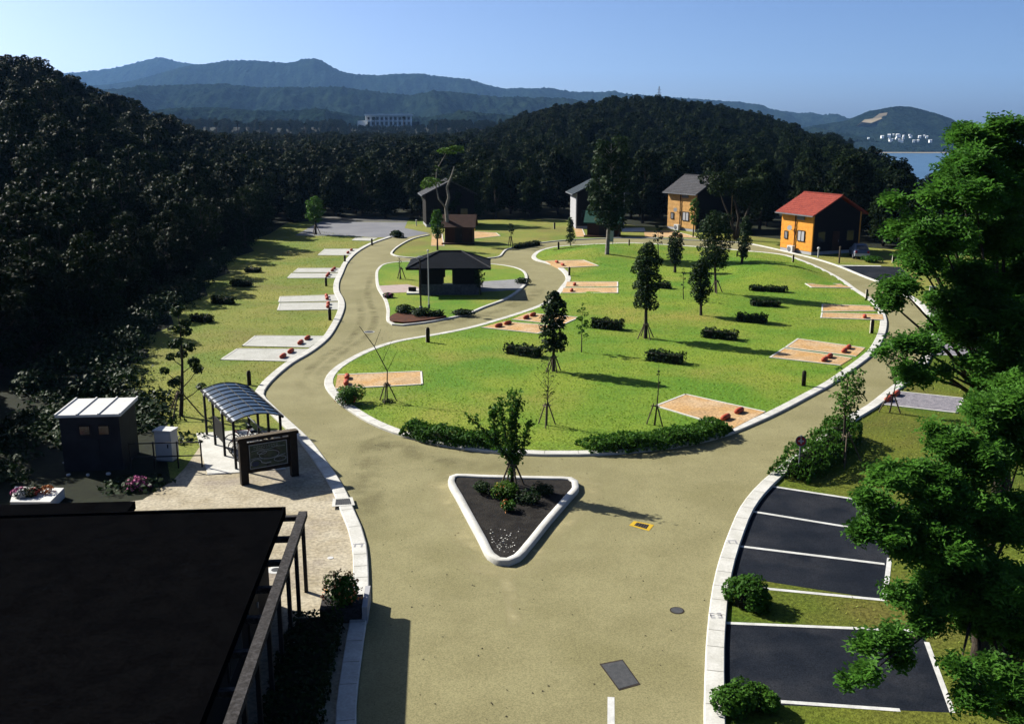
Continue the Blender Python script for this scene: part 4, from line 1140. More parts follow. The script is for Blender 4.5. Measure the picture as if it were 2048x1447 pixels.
# ------- dark building with flat roof, pergola along its right side
BR = R(4.3)
def building():
    o = G(569, 1016, 2.62); o.z = 0
    t = thing('office_building', 'large low building with black flat roof in the left foreground', 'building', o, BR)
    # local: far right corner at origin, x to the left negative, y towards camera negative
    MB().box(-22, -.45, -26, -.5, 0, 2.34).build('wall', M['blackwall'], t)
    r = MB().box(-22.4, 0, -26.4, 0, 2.36, 2.60)
    ro = r.build('roof', M['black_roof'], t)
    e = MB().box(-.05, .03, -26.4, .03, 2.42, 2.66).box(-22.4, -.052, -.05, .03, 2.42, 2.66); e.build('roof_edge', M['black_roof'], ro)
    MB().box(-22.4, -4.35, .032, .95, 2.36, 2.59).build('rear_roof', M['black_roof'], t)
    w = MB().box(-.45, -.40, -6, -4.5, .9, 1.9).build('window', M['black'], t); MB().box(-.402, -.39, -5.9, -4.6, 1.0, 1.8).build('pane', M['dark_glass'], w)
    d = MB().box(-.45, -.40, -3.6, -2.4, .0, 2.1).build('door', M['dark_wood'], t); MB().box(-.40, -.36, -2.6, -2.55, .95, 1.1).build('handle', M['grey_metal'], d)
    return o
bo = building()
def pergola():
    o = G(605, 1026, 2.4); o.z = 0
    t = thing('pergola', 'long weathered beam pergola on slim dark posts beside the black roof', 'pergola', o, BR)
    n = 14; sp = 1.45
    MB().box(-.12, .12, -n * sp - .3, .12, 2.26, 2.42).build('beam', M['black_wood'], t)
    for k in range(n): MB().box(-.05, .05, -k * sp - .11, -k * sp - .01, 0, 2.258).build('post', M['black'], t)
    for k in range(n): MB().box(-.62, -.122, -k * sp - .13, -k * sp + .01, 2.22, 2.36).build('rafter', M['black_wood'], t)
pergola()
# planter with roses at the kerb
p = G(684, 1236); t = thing('rose_planter', 'planter box of orange roses between the pergola and the kerb', 'planter', p, R(4))
MB().box(-.55, .55, -.3, .5, 0, .45).build('box', M['black_wood'], t)
MB().box(.58, .72, -.35, .9, 0, .5).build('box_side', M['pale_wall'], t)
link_mesh('foliage', shrub_mesh(.55, .95, 6, 1800, .09, M['leaf_hedge']), t, (0, .1, .3)); link_mesh('blossom', flower_mesh(.55, 1.0, 6, 46, .08, M['flower_orange']), t, (0, .1, .32))

# ------- sign board by the tall tree, white board posts, road sign, right hand white boards
p = GL(1222, 488); t = thing('information_panel', 'upright grey white panel beside the tall tree trunk', 'sign', p, R(8))
MB().box(-.26, .26, -.04, .04, .25, 1.55).build('panel', M['pale_wall'], t)
for x in (-.2, .2): MB().box(x - .03, x + .03, -.03, .03, -.1, .25).build('leg', M['grey_metal'], t)
p = G(1596, 958); t = thing('road_sign', 'round red and grey road sign rising above the right hand hedge', 'sign', p, R(-6))
h = 1.75
MB().tube([(0, 0, -.1), (0, 0, h)], .03, 8).build('pole', M['grey_metal'], t)
rot = (R(72), 0, 0)
sg = MB().lathe([(.205, 0), (.205, .012)], 28).build('sign_plate', M['grey_metal'], t, loc=(0, -.04, h - .22), rot=rot)
MB().lathe([(.165, .0125), (.165, .018)], 28).build('red_disc', M['sign_red'], sg)
MB().box(-.105, .105, -.028, .028, .0185, .022).box(-.028, .028, -.10, .10, .0225, .024).build('white_bar', M['pale_wall'], sg)
for i, (px, py, w, h) in enumerate(((1862, 612, .45, 1.5), (1876, 614, .5, 1.15))):
    t = thing('white_board', ('narrow white board standing at the lane behind the near tree' if i == 0 else 'wider white board beside the narrow one at the lane'), 'board', G(px, py), R(-10))
    MB().box(-w / 2, w / 2, -.05, .05, .1, h).build('panel', M['white'], t); MB().box(-w / 2 + .05, w / 2 - .05, -.03, .03, -.1, .1).build('foot', M['grey_metal'], t)
p = G(1912, 640); t = thing('toilet_block', 'pale wall of a low shelter half hidden by the near tree', 'shelter', (p.x, p.y, 0), R(-6))
MB().box(-1.4, 1.4, 0, 2.0, 0, .25).build('plinth', M['pale_wall'], t); MB().box(-1.3, 1.3, .1, 1.9, .25, 1.5).build('wall', M['blackwall'], t); MB().box(-1.6, 1.6, -.2, 2.2, 1.5, 1.65).build('roof', M['grey_roof'], t)
# white lamp post, timber post, low trailer-like blue tarp by the red cabin
p = G(1636, 515); t = thing('garden_lamp', 'white garden lamp post at the corner of the red roofed cabin', 'lamp', p)
MB().tube([(0, 0, 0), (0, 0, .85)], .07, 8).build('post', M['white'], t); MB().lathe([(.08, .85), (.15, .9), (.15, 1.0), (.05, 1.08)], 12).build('lamp_head', M['white'], t)
p = G(1678, 527); t = thing('timber_post', 'thin pale timber post at the parking yard by the red roofed cabin', 'post', p)
MB().tube([(0, 0, -.1), (0, 0, 1.55)], .08, 8).build('post', M['stake'], t); MB().lathe([(.11, 1.55), (.11, 1.62), (.02, 1.68)], 8).build('cap', M['stake'], t)
p = G(1718, 515); t = thing('parked_car', 'small blue grey car with a pale bumper parked beside the red roofed cabin', 'car', p, R(80))
mb = MB(); xs = [(-1.6, .35, .75), (-1.5, .3, .95), (-.9, .28, 1.38), (.3, .28, 1.42), (.9, .28, .98), (1.7, .3, .85), (1.85, .35, .6)]
vs, fs = [], []
for x, z0, z1 in xs:
    wt = .52 if z1 > 1.2 else .68
    vs += [(x, -.72, z0), (x, -.74, .8 if z1 > .8 else z1 - .1), (x, -wt, z1), (x, wt, z1), (x, .74, .8 if z1 > .8 else z1 - .1), (x, .72, z0)]
for i in range(6):
    for k in range(5): fs.append((i * 6 + k, i * 6 + k + 1, i * 6 + k + 7, i * 6 + k + 6))
    fs.append((i * 6 + 5, i * 6, i * 6 + 6, i * 6 + 11))
fs += [(0, 1, 2, 3, 4, 5), tuple(36 + k for k in (5, 4, 3, 2, 1, 0))]
mb.add(vs, fs).build('body', PM('blue_grey_car', (.10, .14, .24), None, rough=.3, spec=.5), t)
for x in (-1.05, 1.15):
    for y in (-.70, .70):
        w = MB().lathe([(.29, -.09), (.31, -.05), (.31, .05), (.29, .09)], 16).build('wheel', M['black'], t, loc=(x, y, .3), rot=(R(90), 0, 0)); MB().lathe([(.17, -.095), (.17, .095)], 12).build('rim', M['grey_metal'], w)
MB().add([(.32, -.46, 1.40), (.88, -.60, 1.02), (.88, .60, 1.02), (.32, .46, 1.40)], [(0, 1, 2, 3)]).build('windscreen', M['dark_glass'], t, loc=(.02, 0, .02))
MB().add([(-1.53, -.55, .99), (-.96, -.48, 1.36), (-.96, .48, 1.36), (-1.53, .55, .99)], [(0, 1, 2, 3)]).build('rear_window', M['dark_glass'], t, loc=(-.03, 0, .02))
MB().box(-1.72, -1.60, -.74, .74, .34, .60).build('bumper', M['white'], t)
for y in (-.58, .58): MB().box(-1.66, -1.56, y - .10, y + .10, .66, .86).build('tail_lamp', M['sign_red'], t)
for y in (-.5, .5): MB().box(1.80, 1.88, y - .12, y + .12, .58, .70).build('headlight', M['glass'], t)
p = G(950, 462); t = thing('yellow_post', 'short yellow post beside the brown log hut', 'post', p); MB().tube([(0, 0, 0), (0, 0, .8)], .06, 8).build('post', M['yellow'], t)
MB().lathe([(.09, .8), (.09, .86), (.03, .9)], 8).build('cap', M['yellow'], t)
p = G(833, 452); t = thing('white_post', 'small white topped post at the corner of the grey lot', 'post', p); MB().tube([(0, 0, 0), (0, 0, .7)], .07, 8).build('post', M['white'], t)
MB().lathe([(.11, .7), (.13, .8), (.03, .86)], 8).build('cap', M['white'], t)
# ================================================================== PLANTS
# lawn trees
px_tree('lawn_tree', 'tall narrow dark tree on tripod stakes at the middle of the oval lawn', 'tree', 1291, 676, 488, 68, .30, 'column', 11, 5200, .17, trpx=8, stake=(1.0, .6, 4, .035), cr=.23, nclump=30)
px_tree('magnolia_tree', 'dark tree with coarse large leaves and a staked trunk left on the oval lawn', 'tree', 1107, 742, 583, 66, .24, 'column', 12, 1500, .26, trpx=7, stake=(.9, .45, 4, .035), cr=.24, elong=1.9, nclump=22)
px_tree('lawn_tree', 'small egg shaped dark tree between the two tallest lawn trees', 'tree', 1402, 630, 518, 52, .22, 'egg', 13, 3600, .16, trpx=6, cr=.24)
px_tree('lawn_tree', 'tall pale trunked tree with a stake right of the egg shaped tree', 'tree', 1432, 585, 433, 84, .34, 'vase', 14, 4600, .19, trpx=6, stake=(1.0, .6, 3, .04), cr=.22, nclump=28)
px_tree('lawn_tree', 'slim columnar tree directly behind the tall pale trunked tree', 'tree', 1483, 527, 436, 30, .10, 'column', 15, 2200, .2, trpx=6, cr=.32)
px_tree('lawn_tree', 'small dark egg tree on the far lawn before the tan cabin', 'tree', 1350, 545, 462, 40, .20, 'egg', 16, 2600, .18, trpx=6, cr=.25)
px_tree('sapling', 'thin young tree with few leaves behind the small hedge on the oval lawn', 'tree', 1163, 704, 606, 34, .25, 'column', 17, 260, .16, trpx=2.6, cr=.16, nclump=12, leafm='leaf_hedge')
px_tree('sapling', 'very thin sapling with almost no leaves between two tall lawn trees', 'tree', 1367, 598, 536, 14, .30, 'column', 18, 60, .14, trpx=2.0, nclump=8)
px_tree('sapling', 'bare branched young tree tied to three stakes in the front of the lawn', 'tree', 1093, 850, 706, 62, .36, 'vase', 19, 160, .08, trpx=3.6, stake=(1.02, .45, 3, .03), nclump=34, cr=.06, leafm='leaf_lawn')
px_tree('sapling', 'straight bare young trunk with a stake beside the large sandy pad', 'tree', 1309, 850, 718, 10, .55, 'column', 20, 40, .08, trpx=4, stake=(1.0, .40, 2, .03, 2.6), nclump=4)
# bare leaning sapling at the lawn tip
p = GL(774, 803); t = thing('leaning_sapling', 'bare thin sapling leaning left over the sandy pad with tripod stakes', 'tree', p)
mb = MB(); mb.tube([(0, 0, -.05), (.03, 0, .9), (.05, .1, 1.5), (-.6, .55, 2.6), (-1.35, 1.0, 3.5)], [.035, .03, .026, .022, .012], 6)
for a, b in (((-.2, .25, 1.9), (.25, .6, 2.9)), ((.05, .1, 1.5), (.55, .3, 2.5)), ((-.6, .55, 2.6), (-.3, .9, 3.4))): mb.tube([a, b], [.014, .006], 5)
mb.build('trunk', M['bark'], t)
rng = np.random.default_rng(3); P = rng.normal(0, 1, (40, 3)) * np.array([.35, .25, .5]) + np.array([.1, .5, 2.6]); V, F = leaf_quads(P, np.tile((0, 0, 1.), (40, 1)), .07, rng); link_mesh('crown', np_mesh('sparse_leaves', V, F, M['leaf_lawn']), t)
stakes(t, .95, .5, 3, .03)
px_tree('young_tree', 'young leafy tree on stakes behind the right hand hedge', 'tree', 1689, 925, 733, 84, .46, 'vase', 21, 800, .15, trpx=8, stake=(1.25, .75, 3, .03, .2), lawn=False, cr=.17, nclump=24, leafm='leaf_hedge')
px_tree('young_tree', 'thin leafy young tree on two stakes beside the grey gravel pad', 'tree', 1779, 825, 690, 60, .45, 'vase', 22, 340, .14, trpx=3.5, stake=(1.0, .5, 2, .035, 2.9), lawn=False, cr=.14, nclump=20)
px_tree('left_lawn_tree', 'sparse tiered tree with guy stakes on the left lawn behind the white roofed shed', 'tree', 362, 832, 604, 118, .18, 'cone', 23, 1700, .17, trpx=9, stake=(1.2, .9, 3, .035), lawn=False, cr=.11, nclump=17, leafm='leaf_lawn')
px_tree('tall_tree', 'tall irregular tree with pale trunk rising from the lawn mound', 'tree', 1214, 506, 282, 112, .24, 'vase', 24, 5600, .36, trpx=9, barkm='pale_bark', cr=.17, nclump=30, leafm='leaf_lawn')
px_tree('sapling', 'small conical sapling at the rear lane left of the tall tree', 'tree', 1141, 494, 436, 26, .12, 'cone', 25, 700, .22, trpx=2, lawn=False, cr=.22, leafm='leaf_lawn')
px_tree('sapling', 'thin staked sapling on the far lawn right of the brown log hut', 'tree', 1021, 492, 446, 16, .5, 'round', 26, 160, .2, trpx=2, lawn=False, stake=(1.1, .3, 2, .05), cr=.2, nclump=8)
px_tree('young_tree', 'small pale green tree before the tan cabin', 'tree', 1386, 474, 398, 24, .28, 'egg', 27, 700, .25, trpx=3, lawn=False, leafm='leaf_hedge')
px_tree('sapling', 'thin sapling on the far lawn left of the small dark egg tree', 'tree', 1317, 515, 450, 26, .40, 'round', 28, 260, .2, trpx=2.5, cr=.16, nclump=10)
px_tree('young_tree', 'young tree at the forest edge beside the grey lot', 'tree', 632, 469, 396, 44, .35, 'round', 29, 1100, .3, trpx=4, lawn=False, leafm='leaf_hedge', stake=(1.2, .6, 3, .05))
px_tree('young_tree', 'slender leafy tree in front of the brown log hut', 'tree', 875, 500, 420, 34, .30, 'egg', 30, 900, .24, trpx=4, lawn=False, leafm='leaf_hedge')
px_tree('young_tree', 'small bushy tree at the right corner of the slate hut', 'tree', 962, 592, 532, 26, .30, 'egg', 31, 420, .16, trpx=3, lawn=False, leafm='leaf_lawn')
px_tree('sapling', 'bare staked sapling on the island left of the slate hut', 'tree', 802, 560, 512, 16, .5, 'vase', 32, 30, .12, trpx=3, lawn=False, stake=(1.1, .45, 3, .04), nclump=8)
# island tree: several upright leafy shoots from one base
p = G(1024, 972, .15); t = thing('island_tree', 'young tree with upright leafy shoots in the triangular planting island', 'tree', p)
mb = MB(); PP, NN = [], []; rng = np.random.default_rng(8)
shoots = [((0, 0, 0), (.02, .0, 1.2), (-.03, .05, 2.4), (.10, .1, 3.65)), ((.02, 0, .9), (-.35, .1, 1.35), (-.95, .1, 2.0), (-1.6, .15, 2.68)), ((.0, 0, .95), (.18, .05, 1.7), (.12, .1, 2.6), (.22, .1, 3.3)),
          ((.02, 0, .8), (.3, -.1, 1.3), (.5, -.3, 2.0), (.62, -.4, 2.6)), ((0, 0, .9), (-.22, .3, 1.8), (-.42, .5, 2.6), (-.46, .6, 3.1)), ((-.5, .1, 1.5), (-.62, .1, 2.0), (-.66, .15, 2.5), (-.70, .15, 2.9))]
for i, s in enumerate(shoots):
    mb.tube(s, [.075 if i == 0 else .035, .045 if i == 0 else .028, .03 if i == 0 else .018, .008], 7)
    pts = [Vector(q) for q in s]
    n = 800 if i == 0 else 360
    for _ in range(n):
        u = rng.uniform(.35 if i == 0 else .3, 3); k = min(2, int(u)); q = pts[k].lerp(pts[k + 1], u - k)
        r = .11 if i == 0 and u < 2.3 else (.26 if i == 0 else .14)
        PP.append((q.x + rng.normal(0, r * .6), q.y + rng.normal(0, r * .6), q.z + rng.normal(0, .10))); NN.append((rng.normal(), rng.normal(), .8))
mb.build('trunk', M['bark'], t, True)
V, F = leaf_quads(np.array(PP), np.array(NN) * .5, .145, rng, 1.8); link_mesh('crown', np_mesh('shoot_leaves', V, F, M['leaf_hedge']), t)
stakes(t, 1.0, .5, 4, .035)
t = thing('flower_clump', 'orange and yellow flowers around the foot of the island tree', 'flowers', G(1010, 992, .15))
link_mesh('foliage', shrub_mesh(.55, .55, 9, 1300, .10, M['leaf_bright']), t); link_mesh('blossom', flower_mesh(.36, .42, 9, 26, .08, M['flower_orange']), t); link_mesh('blossom', flower_mesh(.40, .30, 2, 40, .07, M['flower_yellow']), t, (-.1, .35, 0))
t = thing('flower_clump', 'yellow green bedding plant at the front of the island soil', 'flowers', G(1014, 1020, .15))
link_mesh('foliage', shrub_mesh(.30, .35, 10, 420, .09, M['leaf_hedge']), t); link_mesh('blossom', flower_mesh(.22, .35, 10, 16, .07, M['flower_orange']), t)
for i, (px, py, r) in enumerate(((968, 985, .42), (1052, 1003, .55), (1085, 985, .42))):
    t = thing('bedding_plant', ('dark low plant on the soil left of the island flowers', 'dark low plant on the soil right of the island flowers', 'small dark plant at the right corner of the island soil')[i], 'plant', G(px, py, .15))
    link_mesh('foliage', shrub_mesh(r, .42, 40 + i, 520, .09, M['leaf_dark']), t); MB().tube([(0, 0, 0), (0, 0, .2)], .02, 5).build('stem', M['bark'], t)

# hedges
def px_hedge(label, x0, x1, yb, hpx, slope=10, seed=1, lawn=True, Ly=.75, leafm='leaf_dark', group='clipped hedges on the lawn', n=None):
    f = GL if lawn else G
    a, b = f(x0, yb), f(x1, yb + slope); o = (a + b) / 2
    h = hpx * DEP(o) / FOC * .95
    d = b - a
    hedge('clipped_hedge', label, o + Vector((0, .2, -.02)), max(.6, d.length), Ly, h, math.atan2(d.y, d.x), seed, leafm=leafm, group=group, ls=.15)
px_hedge('small clipped hedge left of the coarse leaved tree', 1015, 1080, 706, 20, 10, 1)
px_hedge('small clipped hedge right of the coarse leaved tree', 1184, 1245, 655, 20, 6, 2)
px_hedge('small clipped hedge nearest the large sandy pad', 1296, 1368, 720, 21, 9, 3)
px_hedge('small clipped hedge above the one nearest the sandy pad', 1407, 1474, 674, 18, 7, 4)
px_hedge('small clipped hedge third along the row from the sandy pad', 1476, 1534, 642, 16, 5, 5)
px_hedge('small clipped hedge fourth along the row from the sandy pad', 1503, 1561, 611, 12, 3, 6)
px_hedge('long dark hedge at the foot of the right lawn mound', 1500, 1575, 581, 11, 4, 7)
px_hedge('tiny clipped hedge right behind the tallest lawn tree', 1319, 1340, 576, 13, 2, 8)
px_hedge('hedge block farthest up the left lawn', 490, 520, 545, 10, 0, 9, False)
px_hedge('hedge block on the left lawn opposite the thin pale pads', 463, 502, 573, 13, 1, 10, False)
px_hedge('hedge block on the left lawn opposite the bulge pads', 425, 465, 607, 15, 2, 11, False)
px_hedge('hedge block on the left lawn nearest the bicycle shelter', 385, 420, 643, 15, 3, 12, False)
px_hedge('dark hedge strip behind the rear lane', 1030, 1078, 498, 9, -8, 13, False)
def kerb_hedge(label, a, b, w, h, seed, leafm='leaf_hedge', bow=0.0):
    """hedge following a kerb: several soft lumps along a curve, one mesh"""
    rng = np.random.default_rng(seed); L = (b - a).length; d = (b - a).normalized(); s = Vector((-d.y, d.x, 0))
    t = thing('kerb_hedge', label, 'hedge', (a + b) / 2)
    n = int(L * 750); u = rng.random(n); v = rng.uniform(-1, 1, n); k = rng.random(n)
    o = (a + b) / 2
    P = np.zeros((n, 3)); env = np.minimum(1, np.minimum(u, 1 - u) * 9 + .25)
    hh = h * env * (1 + .14 * np.sin(u * L * 3.1 + seed) + .08 * np.sin(u * L * 7.7))
    side = np.where(k < .5, v, np.sign(v)) * w / 2 * (1 + .12 * np.sin(u * L * 4 + 2))
    top = np.where(k < .5, hh * (1 - .18 * np.abs(v) ** 3), hh * rng.random(n))
    bx = 4 * u * (1 - u) * bow
    for i in range(3):
        P[:, i] = (a - o)[i] + (b - a)[i] * u + s[i] * (side + bx)
    P[:, 2] = top + rng.normal(0, .04, n); P[:, 2] = np.maximum(P[:, 2], .02)
    N = np.c_[s.x * np.sign(v) * .5, s.y * np.sign(v) * .5, np.full(n, .7)]
    V, F = leaf_quads(P, N, .13, rng, 1.5, .6); link_mesh('foliage', np_mesh('kerb_hedge_foliage', V, F, M[leafm]), t)
    mb = MB(); m = 14; pts = [a - o + (b - a) * ((i + .6) / (m + .2)) + s * (4 * ((i + .6) / (m + .2)) * (1 - (i + .6) / (m + .2)) * bow) for i in range(m)]
    mb.tube([q + Vector((0, 0, h * .36)) for q in pts], [h * .22] + [min(h * .44, w * .4)] * (m - 2) + [h * .22], 8)
    mb.build('twig_core', M['hedge_core'], t)
kerb_hedge('long leafy hedge along the front kerb left of the island tree', G(812, 862, .1), G(1005, 892, .1), 1.0, .52, 1, bow=-.45)
kerb_hedge('long leafy hedge along the front kerb below the large sandy pad', G(1165, 898, .1), G(1452, 856, .1), 1.1, .52, 2, bow=-.8)
kerb_hedge('thick dark hedge along the right kerb beside the parking bays', G(1575, 962), G(1690, 868), 1.4, .92, 3, bow=-.3)
def px_shrub(name, label, px, py, r, h, n, ls, leafm, seed, z=0.0, bloom=None, cat='shrub'):
    t = thing(name, label, cat, G(px, py, z))
    link_mesh('foliage', shrub_mesh(r, h, seed, n, ls, M[leafm]), t)
    MB().lathe([(r * .30, 0), (r * .42, h * .3), (r * .25, h * .55), (.02, h * .62)], 10).build('twig_core', M['hedge_core'], t)
    if bloom: link_mesh('blossom', flower_mesh(r * .9, h * .9, seed, 36, .08, M[bloom]), t)
px_shrub('rose_bush', 'flowering bush at the left tip of the oval lawn', 700, 805, .75, .85, 1500, .12, 'leaf_hedge', 21, .1, 'flower_red')
px_shrub('round_shrub', 'leafy shrub between the parking bays and the grass strip', 1488, 1212, .68, .8, 3000, .11, 'leaf_hedge', 22)
px_shrub('round_shrub', 'low leafy shrub at the bottom edge of the near parking bay', 1466, 1418, .55, .6, 2200, .10, 'leaf_hedge', 23)
px_shrub('round_shrub', 'low leafy shrub second along at the bottom of the near parking bay', 1515, 1415, .45, .5, 1600, .10, 'leaf_hedge', 24)
px_shrub('round_shrub', 'round dark shrub at the corner of the grey asphalt lot', 795, 475, .95, .8, 700, .25, 'leaf_dark', 25)
px_shrub('round_shrub', 'green shrub at the left of the hut island bed', 805, 627, .85, .6, 900, .15, 'leaf_dark', 26, .1)
px_shrub('round_shrub', 'green shrub beside the lamp post on the hut island', 845, 634, .8, .6, 900, .15, 'leaf_dark', 27, .1)
px_shrub('round_shrub', 'low green shrub under the flag pole on the hut island', 872, 634, .6, .5, 600, .15, 'leaf_dark', 28, .1)
px_shrub('round_shrub', 'low dark shrub strip at the hut island kerb', 925, 629, .9, .4, 700, .15, 'leaf_dark', 29, .1)
px_shrub('round_shrub', 'low shrub with pink bloom beside the pink path', 777, 595, .45, .35, 300, .14, 'leaf_dark', 30, .1, 'flower_pink')
px_shrub('round_shrub', 'low grey shrub at the right end of the hut island', 1046, 566, .7, .5, 400, .16, 'leaf_dark', 31, .1)
px_shrub('round_shrub', 'small dark shrub at the foot of the leaning sapling', 776, 804, .3, .15, 160, .09, 'leaf_dark', 32, .1)
px_shrub('round_shrub', 'pale dry shrub row beside the yard post', 1740, 524, 1.2, .6, 700, .2, 'leaf_hedge', 33)
rng = np.random.default_rng(12)
bed = ccw(smooth_line(gp([(779, 640), (800, 630), (850, 632), (893, 637), (860, 644), (806, 650), (786, 648)]), True, .5))
struct('flower_bed', MB().slab(bed, LB - .05, LB + .12), M['red_leaf'])

# ------- broad near trees on the right
def spray_crown(clumps, nspray, ls, seed, mat, up=.35):
    """each spray is a drooping twig with paired leaflets"""
    rng = np.random.default_rng(seed)
    P, N = clump_points(clumps, nspray, rng, up, .35)
    D = N * np.array([1, 1, .15]) + rng.normal(0, .35, (nspray, 3)); D[:, 2] -= .12; D /= np.linalg.norm(D, axis=1, keepdims=True)
    U = np.tile((0, 0, 1.0), (nspray, 1)) + rng.normal(0, .35, (nspray, 3))
    B = np.cross(D, U); B /= np.linalg.norm(B, axis=1, keepdims=True); Nn = np.cross(B, D)
    Vs = []
    k = 5
    for j in range(k):
        for sgn in (-1, 1):
            s = (j / (k - 1) - .5) * ls * 3.2
            c = P + D * s + B * sgn * ls * .42 - Nn * (s * s * .35)
            ax = D * .45 + B * sgn * .9; ax /= np.linalg.norm(ax, axis=1, keepdims=True)
            wd = np.cross(Nn, ax) * ls * .21; l = ax * ls * .5 * rng.uniform(.75, 1.2, (nspray, 1)); dr = Nn * ls * .10
            Vs.append(np.stack([c - l, c + wd + dr, c + l - dr, c - wd + dr], 1))
    V = np.concatenate(Vs, 0).reshape(-1, 3); F = np.arange(len(V)).reshape(-1, 4)
    return np_mesh('spray_leaves', V, F, mat)
def big_tree(label, base, fork, clumps, nspray, ls, seed, tr):
    t = thing('broadleaf_tree', label, 'tree', base)
    mb = MB(); b = Vector(base)
    f = Vector(fork) - b
    mb.tube([(0, 0, -.2), f * .5 + Vector((.1, 0, 0)), f], [tr * 1.3, tr, tr * .85], 10)
    loc = []; rb = random.Random(seed); sub_ = []
    for c, r in clumps:
        sub_.append((c, tuple(q * .6 for q in r)))
        for _ in range(6):
            a, e, k = rb.uniform(0, 6.28), rb.uniform(-.7, .9), rb.uniform(.5, 1.0)
            sub_.append(((c[0] + r[0] * k * math.cos(a) * math.cos(e), c[1] + r[1] * k * math.sin(a) * math.cos(e), c[2] + r[2] * k * math.sin(e)), tuple(q * rb.uniform(.24, .42) for q in r)))
    mains = {tuple(c) for c, r in clumps}
    for c, r in sub_:
        q = Vector(c) - b; loc.append((tuple(q), r))
        if tuple(c) not in mains: continue
        m = f.lerp(q, .5) + Vector((0, 0, .25)); mb.tube([f, m, q], [tr * .34, tr * .2, tr * .06], 7, False)
    rd = random.Random(seed)
    mb.build('trunk', M['bark'], t, True)
    link_mesh('crown', spray_crown(loc, nspray, ls, seed, M['leaf_big']), t)
    return t
def cl(px, py, y, rpx, flat=.7):
    p = at_y(px, py, y); r = rpx * DEP(p) / FOC
    return (tuple(p), (r, r * 1.1, r * flat))
YA = 29
A = [cl(1985, 300, 31, 75), cl(1915, 335, 30, 58), cl(1878, 395, YA, 46), cl(1950, 390, 29, 85), cl(1825, 458, 28.5, 42, .6), cl(1880, 470, 28, 75), cl(1985, 480, 30, 90), cl(1835, 520, 28, 55, .6),
     cl(1925, 555, 28.5, 62), cl(2000, 590, 30, 85), cl(1800, 575, 27.5, 42, .5), cl(1960, 655, 28, 60, .6), cl(1790, 400, 28.5, 20, .6), cl(2040, 380, 31, 95), cl(2050, 680, 29, 70), cl(2060, 540, 31, 100), cl(1775, 600, 27.5, 25, .6), cl(1915, 665, 28, 48), cl(1945, 600, 28.5, 62), cl(1890, 600, 28, 36, .6), cl(1925, 640, 27.5, 40), cl(1980, 740, 27.5, 45), cl(1930, 270, 31, 38), cl(2010, 265, 31, 45)]
A += [cl(1830, 690, 25.5, 46, .5), cl(1830, 745, 25, 36, .6), cl(1765, 700, 25, 14, .5), cl(1890, 745, 25.5, 18, .5), cl(1950, 720, 26, 24, .5), cl(2020, 740, 26.5, 50, .6), cl(2045, 800, 26, 50, .8), cl(2050, 640, 27, 70), cl(2000, 690, 26.5, 40, .6)]
big_tree('tall spreading tree with sunlit leaves at the right edge above the lane', Vector((15.8, 29.5, 0)), (15.3, 29.3, 4.2), A, 17000, .16, 51, .26)
YB = 21
B = [cl(1980, 820, 22.5, 70), cl(1900, 890, 22, 60), cl(1960, 930, 21.5, 80), cl(1850, 950, 21, 55), cl(1790, 960, 20.5, 45, .6), cl(1745, 1000, 20, 30, .6), cl(1890, 1020, 20.5, 75), cl(2000, 1030, 21, 85),
     cl(1780, 1045, 19.8, 50, .6), cl(1725, 1060, 19.6, 24, .6), cl(1830, 1095, 19.6, 60), cl(1930, 1130, 20, 80), cl(2020, 1160, 20.5, 70), cl(1860, 1180, 19.3, 55, .6), cl(1800, 1190, 19, 28, .6), cl(1960, 1230, 19.5, 60, .6), cl(2030, 1270, 20, 60, .6),
     cl(1850, 1240, 18.8, 34, .6), cl(1780, 1270, 18.2, 30, .5), cl(1730, 1290, 17.8, 22, .5), cl(2045, 900, 22.5, 80), cl(1800, 1310, 18, 22, .5), cl(2040, 1030, 21, 80), cl(2050, 780, 23, 55), cl(1970, 1150, 19.5, 70), cl(2000, 1220, 19, 60), cl(1900, 1090, 19.5, 60)]
C2 = [cl(2010, 1350, 17.5, 45, .6), cl(1960, 1400, 17, 40, .6), cl(1700, 1360, 16.8, 18, .5), cl(1740, 1345, 17, 22, .5), cl(1920, 1330, 17.4, 26, .5), cl(2060, 1420, 17.5, 60, .6)]
big_tree('low spreading broadleaf tree overhanging the right parking bays', Vector((11.2, 21, 0)), (10.9, 20.9, 2.0), B + C2, 16000, .135, 52, .2)
# dead bits of low growth at the bottom right corner
px_shrub('round_shrub', 'dark leafy undergrowth at the bottom right corner', 1985, 1400, 1.0, .8, 2600, .12, 'leaf_dark', 61)
px_shrub('round_shrub', 'dark leafy undergrowth behind the near parking bay line', 2010, 1290, 1.1, .9, 2600, .12, 'leaf_dark', 62)

# ------- forked dead tree with leafy tufts behind the slate hut
p = G(893, 487); t = thing('forked_tree', 'pale forked old tree with a few leafy tufts behind the slate hut', 'tree', p)
mb = MB(); mb.tube([(0, 0, -.1), (.15, 0, 2.2), (0, 0, 4.0), (.35, 0, 5.2), (.15, 0, 6.3), (.7, 0, 7.6), (1.0, 0, 8.6)], [.26, .22, .18, .15, .13, .09, .05], 8)
mb.tube([(0, 0, 4.0), (-.8, 0, 5.0), (-1.1, .1, 6.4), (-1.0, .2, 8.2), (.2, .2, 10.2)], [.12, .09, .06, .05, .03], 6)
mb.build('trunk', M['pale_bark'], t, True)
rng = np.random.default_rng(4); cls = [((.6, .2, 10.3), (1.5, .9, .35)), ((-1.6, 0, 6.9), (1.2, .9, .5)), ((-2.2, 0, 6.4), (.7, .6, .3)), ((-.9, .2, 8.2), (.4, .4, .5)), ((1.3, .1, 10.6), (.8, .6, .25))]
P, N = clump_points(cls, 620, rng, .6); V, F = leaf_quads(P, N, .34, rng); link_mesh('crown', np_mesh('tuft_leaves', V, F, M['leaf_bright']), t)
